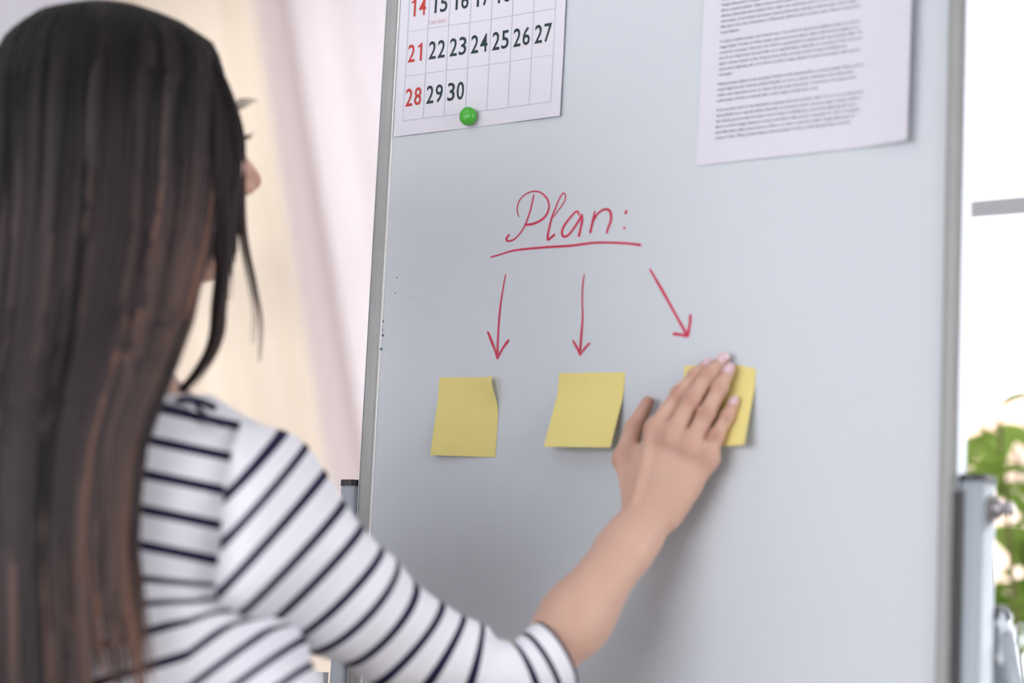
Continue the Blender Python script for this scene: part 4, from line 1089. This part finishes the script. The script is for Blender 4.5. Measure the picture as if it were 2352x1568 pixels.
# ------------------------------------------------------------------ long straight hair
HP = np.array(HPROF)[::-1]                       # ascending height: z, left, right (metres along LAT)
HZ = HP[:, 0]
HDEP0 = float(V3(*HEAD) @ DEP)
DZ = np.array([1.00, 1.09, 1.15, 1.20, 1.26, 1.30, 1.35, 1.39, 1.43, 1.465, 1.50, 1.534, 1.573, 1.606, 1.631, 1.648, 1.666, 1.677, 1.6814])
DCc = np.array([-.145, -.142, -.138, -.134, -.126, -.118, -.100, -.078, -.050, -.025, -.008, 0, 0, 0, 0, 0, 0, 0, 0])
DHh = np.array([.030, .034, .038, .040, .042, .046, .054, .064, .076, .088, .098, .104, .104, .101, .094, .084, .066, .042, .010])
def hair_pt(phi, z, rho=1.0):
    l = np.interp(z, HZ, HP[:, 1]); r = np.interp(z, HZ, HP[:, 2])
    dc = np.interp(z, DZ, DCc) + HDEP0; dh = np.interp(z, DZ, DHh)
    c = 0.5 * (l + r); h = 0.5 * (r - l)
    s = math.sin(phi); cc = math.cos(phi)
    return LAT * (c + h * rho * s) + DEP * (dc - dh * rho * cc) + UP * z
PH0, PH1 = math.radians(-150), math.radians(80)
def dome_z(t, zend):                            # t 0..1 from the crown down: samples denser over the dome
    z0, z1 = 1.6805, zend
    q = t ** 1.9
    return z0 + (z1 - z0) * q
# inner shell
nz, nph = 60, 90
v = []; f = []; tone = []
for i in range(nz):
    for k in range(nph):
        ph = PH0 + (PH1 - PH0) * k / (nph - 1)
        z = dome_z(i / (nz - 1), 1.16 + 0.11 * min(1, max(0, (ph - 0.1) / 0.7)) + 0.02 * math.sin(ph * 37))
        rr = 0.955 + 0.012 * math.sin(ph * 46 + 3 * math.sin(ph * 13)) * min(1, i / 14) + 0.008 * math.sin(ph * 91)
        v.append(hair_pt(ph, z - 0.004, rr)); tone.append(0.02 + 0.20 * min(1, max(0, (1.62 - z) / 0.45)) + 0.06 * math.sin(ph * 31))
for i in range(nz - 1):
    for k in range(nph - 1):
        a = i * nph + k; f.append((a, a + nph, a + nph + 1, a + 1))
# cap over the front of the crown
b0 = len(v); ncz = 16
for i in range(ncz):
    z = dome_z(i / (ncz - 1), 1.628)
    for k in range(30):
        ph = PH1 + (2 * math.pi + PH0 - PH1) * k / 29
        v.append(hair_pt(ph, z - 0.001, 0.985)); tone.append(0.04)
for i in range(ncz - 1):
    for k in range(29):
        a = b0 + i * 30 + k; f.append((a, a + 30, a + 31, a + 1))
hair = mesh('hair', v, f, M['hair'], person, True, {'tone': tone})
rh = random.Random(5)
class Locks:
    def __init__(s): s.v = []; s.f = []; s.t = []
    def add(s, P, side, W, tones, n=6, flat=0.34):
        b = len(s.v); m = len(P)
        T = np.gradient(P, axis=0); T /= np.linalg.norm(T, axis=1)[:, None] + 1e-12
        for i in range(m):
            sd = side[i] - T[i] * (side[i] @ T[i]); sd /= np.linalg.norm(sd) + 1e-12; nn = np.cross(T[i], sd)
            for k in range(n):
                a = 2 * math.pi * k / n
                s.v.append(P[i] + sd * math.cos(a) * W[i] + nn * math.sin(a) * W[i] * flat); s.t.append(tones[i])
        for i in range(m - 1):
            for k in range(n):
                j = (k + 1) % n; s.f.append((b + i * n + k, b + i * n + j, b + (i + 1) * n + j, b + (i + 1) * n + k))
def tone_at(z, j): return min(1, max(0, -0.06 + 0.47 * min(1, max(0, (1.64 - z) / 0.17)) + 0.02 * min(1, max(0, (1.36 - z) / 0.26)) + j))  # paler below the crown: part of the hair's sheen is put into the tone
LK = Locks()
CL = [rh.gauss(0, 0.105) for _ in range(64)]
NLK = 760
for q in range(NLK):
    ph = PH0 + (PH1 - PH0) * ((q + rh.random()) / NLK)
    if ph > math.radians(70) and rh.random() < 0.35: continue
    right = max(0.0, (ph - math.radians(5)) / math.radians(75))
    u = rh.random()
    zend = rh.uniform(0.995, 1.05)
    if u < 0.16: zend = rh.uniform(1.10, 1.30)
    if right > 0.05 and u < 0.70 + 0.25 * min(1, right * 3): zend = rh.uniform(1.085, 1.245)
    rho = rh.uniform(0.955, 1.012); wd = rh.uniform(0.0028, 0.0062); j = rh.gauss(0, 0.13) + CL[int((ph + 3) * 11) % 64] * 0.5 + CL[int((ph + 3) * 23) % 64] + 0.22 * max(0, math.sin(ph)) ** 2 * 0.6 - 0.20 * max(0, -math.sin(ph))
    m = 24; P = []; SD = []; W = []; TN = []
    w1, w2, w3 = rh.uniform(0, 6.3), rh.uniform(0, 6.3), rh.gauss(0, 0.045)
    for i in range(m):
        t = i / (m - 1); z = dome_z(t, zend)
        dp = 0.020 * math.sin(9 * (1.7 - z) + w1) * (1.68 - z) / 0.5 + w3 * max(0, 1.5 - z) * 2
        pp = min(ph + dp, math.radians(86))
        ro = rho * (1 + 0.012 * math.sin(11 * (1.7 - z) + w2)) if z < 1.60 else 0.985 + (rho - 0.985) * min(1, (1.6805 - z) / 0.08)
        a = hair_pt(pp, z, ro); b_ = hair_pt(pp + 0.02, z, ro)
        P.append(a); SD.append(b_ - a)
        W.append(wd * (0.35 + 0.65 * min(1, t * 5)) * (1 - 0.8 * max(0, (t - 0.7) / 0.3) ** 1.5)); TN.append(tone_at(z, j * min(1, t * 3) + 0.30 * max(0, math.sin(ph)) * min(1, max(0, 1.32 - z) / 0.2)))
    LK.add(np.array(P), np.array(SD), W, TN)
mesh('hair_locks', LK.v, LK.f, M['hair'], hair, True, {'tone': LK.t})
# locks framing the face on her right
FK = Locks()
RES = lambda L: spline(np.array(L), 5)
Lc = [RES(l) for l in LOCKS]; Fi = RES(FRONT_INNER)
def resample(P, n):
    d = np.r_[0, np.cumsum(np.linalg.norm(np.diff(P, axis=0), axis=1))]; s = np.linspace(0, d[-1], n)
    return np.stack([np.interp(s, d, P[:, k]) for k in range(3)], 1)
Fi = resample(Fi, 40); Lc = [resample(l, 40) for l in Lc]
def lock(P, wd, n_st, spread, tbase, tip=0.12):
    for q in range(n_st):
        off = rh.gauss(0, spread); off2 = rh.gauss(0, spread * 0.6); j = rh.gauss(tbase, 0.06)
        m = len(P); t = np.linspace(0, 1, m)
        wob = 0.0012 * np.sin(7 * t + rh.uniform(0, 6))
        Q = P + np.outer((off + wob) * (1 - 0.5 * t), LAT) + np.outer(off2 * (1 - 0.6 * t), DEP)
        side = np.repeat(LAT[None], m, 0)
        W = wd * (0.5 + 0.5 * np.minimum(1, t * 6)) * (1 - (1 - tip) * np.clip((t - 0.45) / 0.55, 0, 1) ** 1.3)
        FK.add(Q, side, W, [tone_at(z, j) for z in Q[:, 2]])
lock(Lc[0], 0.0032, 9, 0.0042, 0.10); lock(Lc[1], 0.0030, 7, 0.0042, 0.14)
lock(Lc[2], 0.0017, 3, 0.0018, 0.22); lock(Lc[3], 0.0014, 3, 0.0022, 0.25); lock(Lc[4][:33], 0.0022, 3, 0.0035, 0.10)
for q in range(84):
    a = rh.random() ** 0.9; P = Fi * (1 - a) + Lc[4] * a if a < .999 else Lc[4]
    jj = rh.gauss(0, 0.10)
    n = int(40 * (rh.uniform(0.54, 0.80))); Q = P[:n]
    Q = Q + np.outer(np.linspace(0, 1, n) ** 2 * rh.gauss(0, 0.004), LAT)
    W = rh.uniform(0.0022, 0.0046) * (1 - 0.85 * np.clip((np.linspace(0, 1, n) - 0.6) / 0.4, 0, 1) ** 1.2)
    FK.add(Q, np.repeat(LAT[None], n, 0), W, [tone_at(z, rh.gauss(0.03, 0.02) if 0 else 0.10 + 0.12 * (a - .5) + jj) for z in Q[:, 2]])
mesh('front_locks', FK.v, FK.f, M['hair'], hair, True, {'tone': FK.t})
# dark binding at the right side of the boat neckline, with the shoulder seam running from it
MB().tube([tuple(q) for q in spline(np.array(NECKTRIM), 4)], 0.0030, 8).build('neckline_trim', M['navy'], shirt, True)
MB().tube([tuple(q) for q in spline(np.array(SEAM), 4)], [0.0022] * 9 + [0.0030] * 4, 8).build('shoulder_seam', M['navy'], shirt, True)
# short stray hairs by the brow
sh_ = MB()
for k in range(5):
    a = hd(0.068 + 0.003 * k, 0.030, 0.034 + 0.003 * k); sh_.tube([tuple(a), tuple(a + FH * 0.010 + UP * 0.002), tuple(a + FH * 0.019 + UP * (0.006 - 0.001 * k))], [0.0009, 0.0008, 0.0003], 5)
sh_.build('stray_hairs', M['lash'], hair, True)
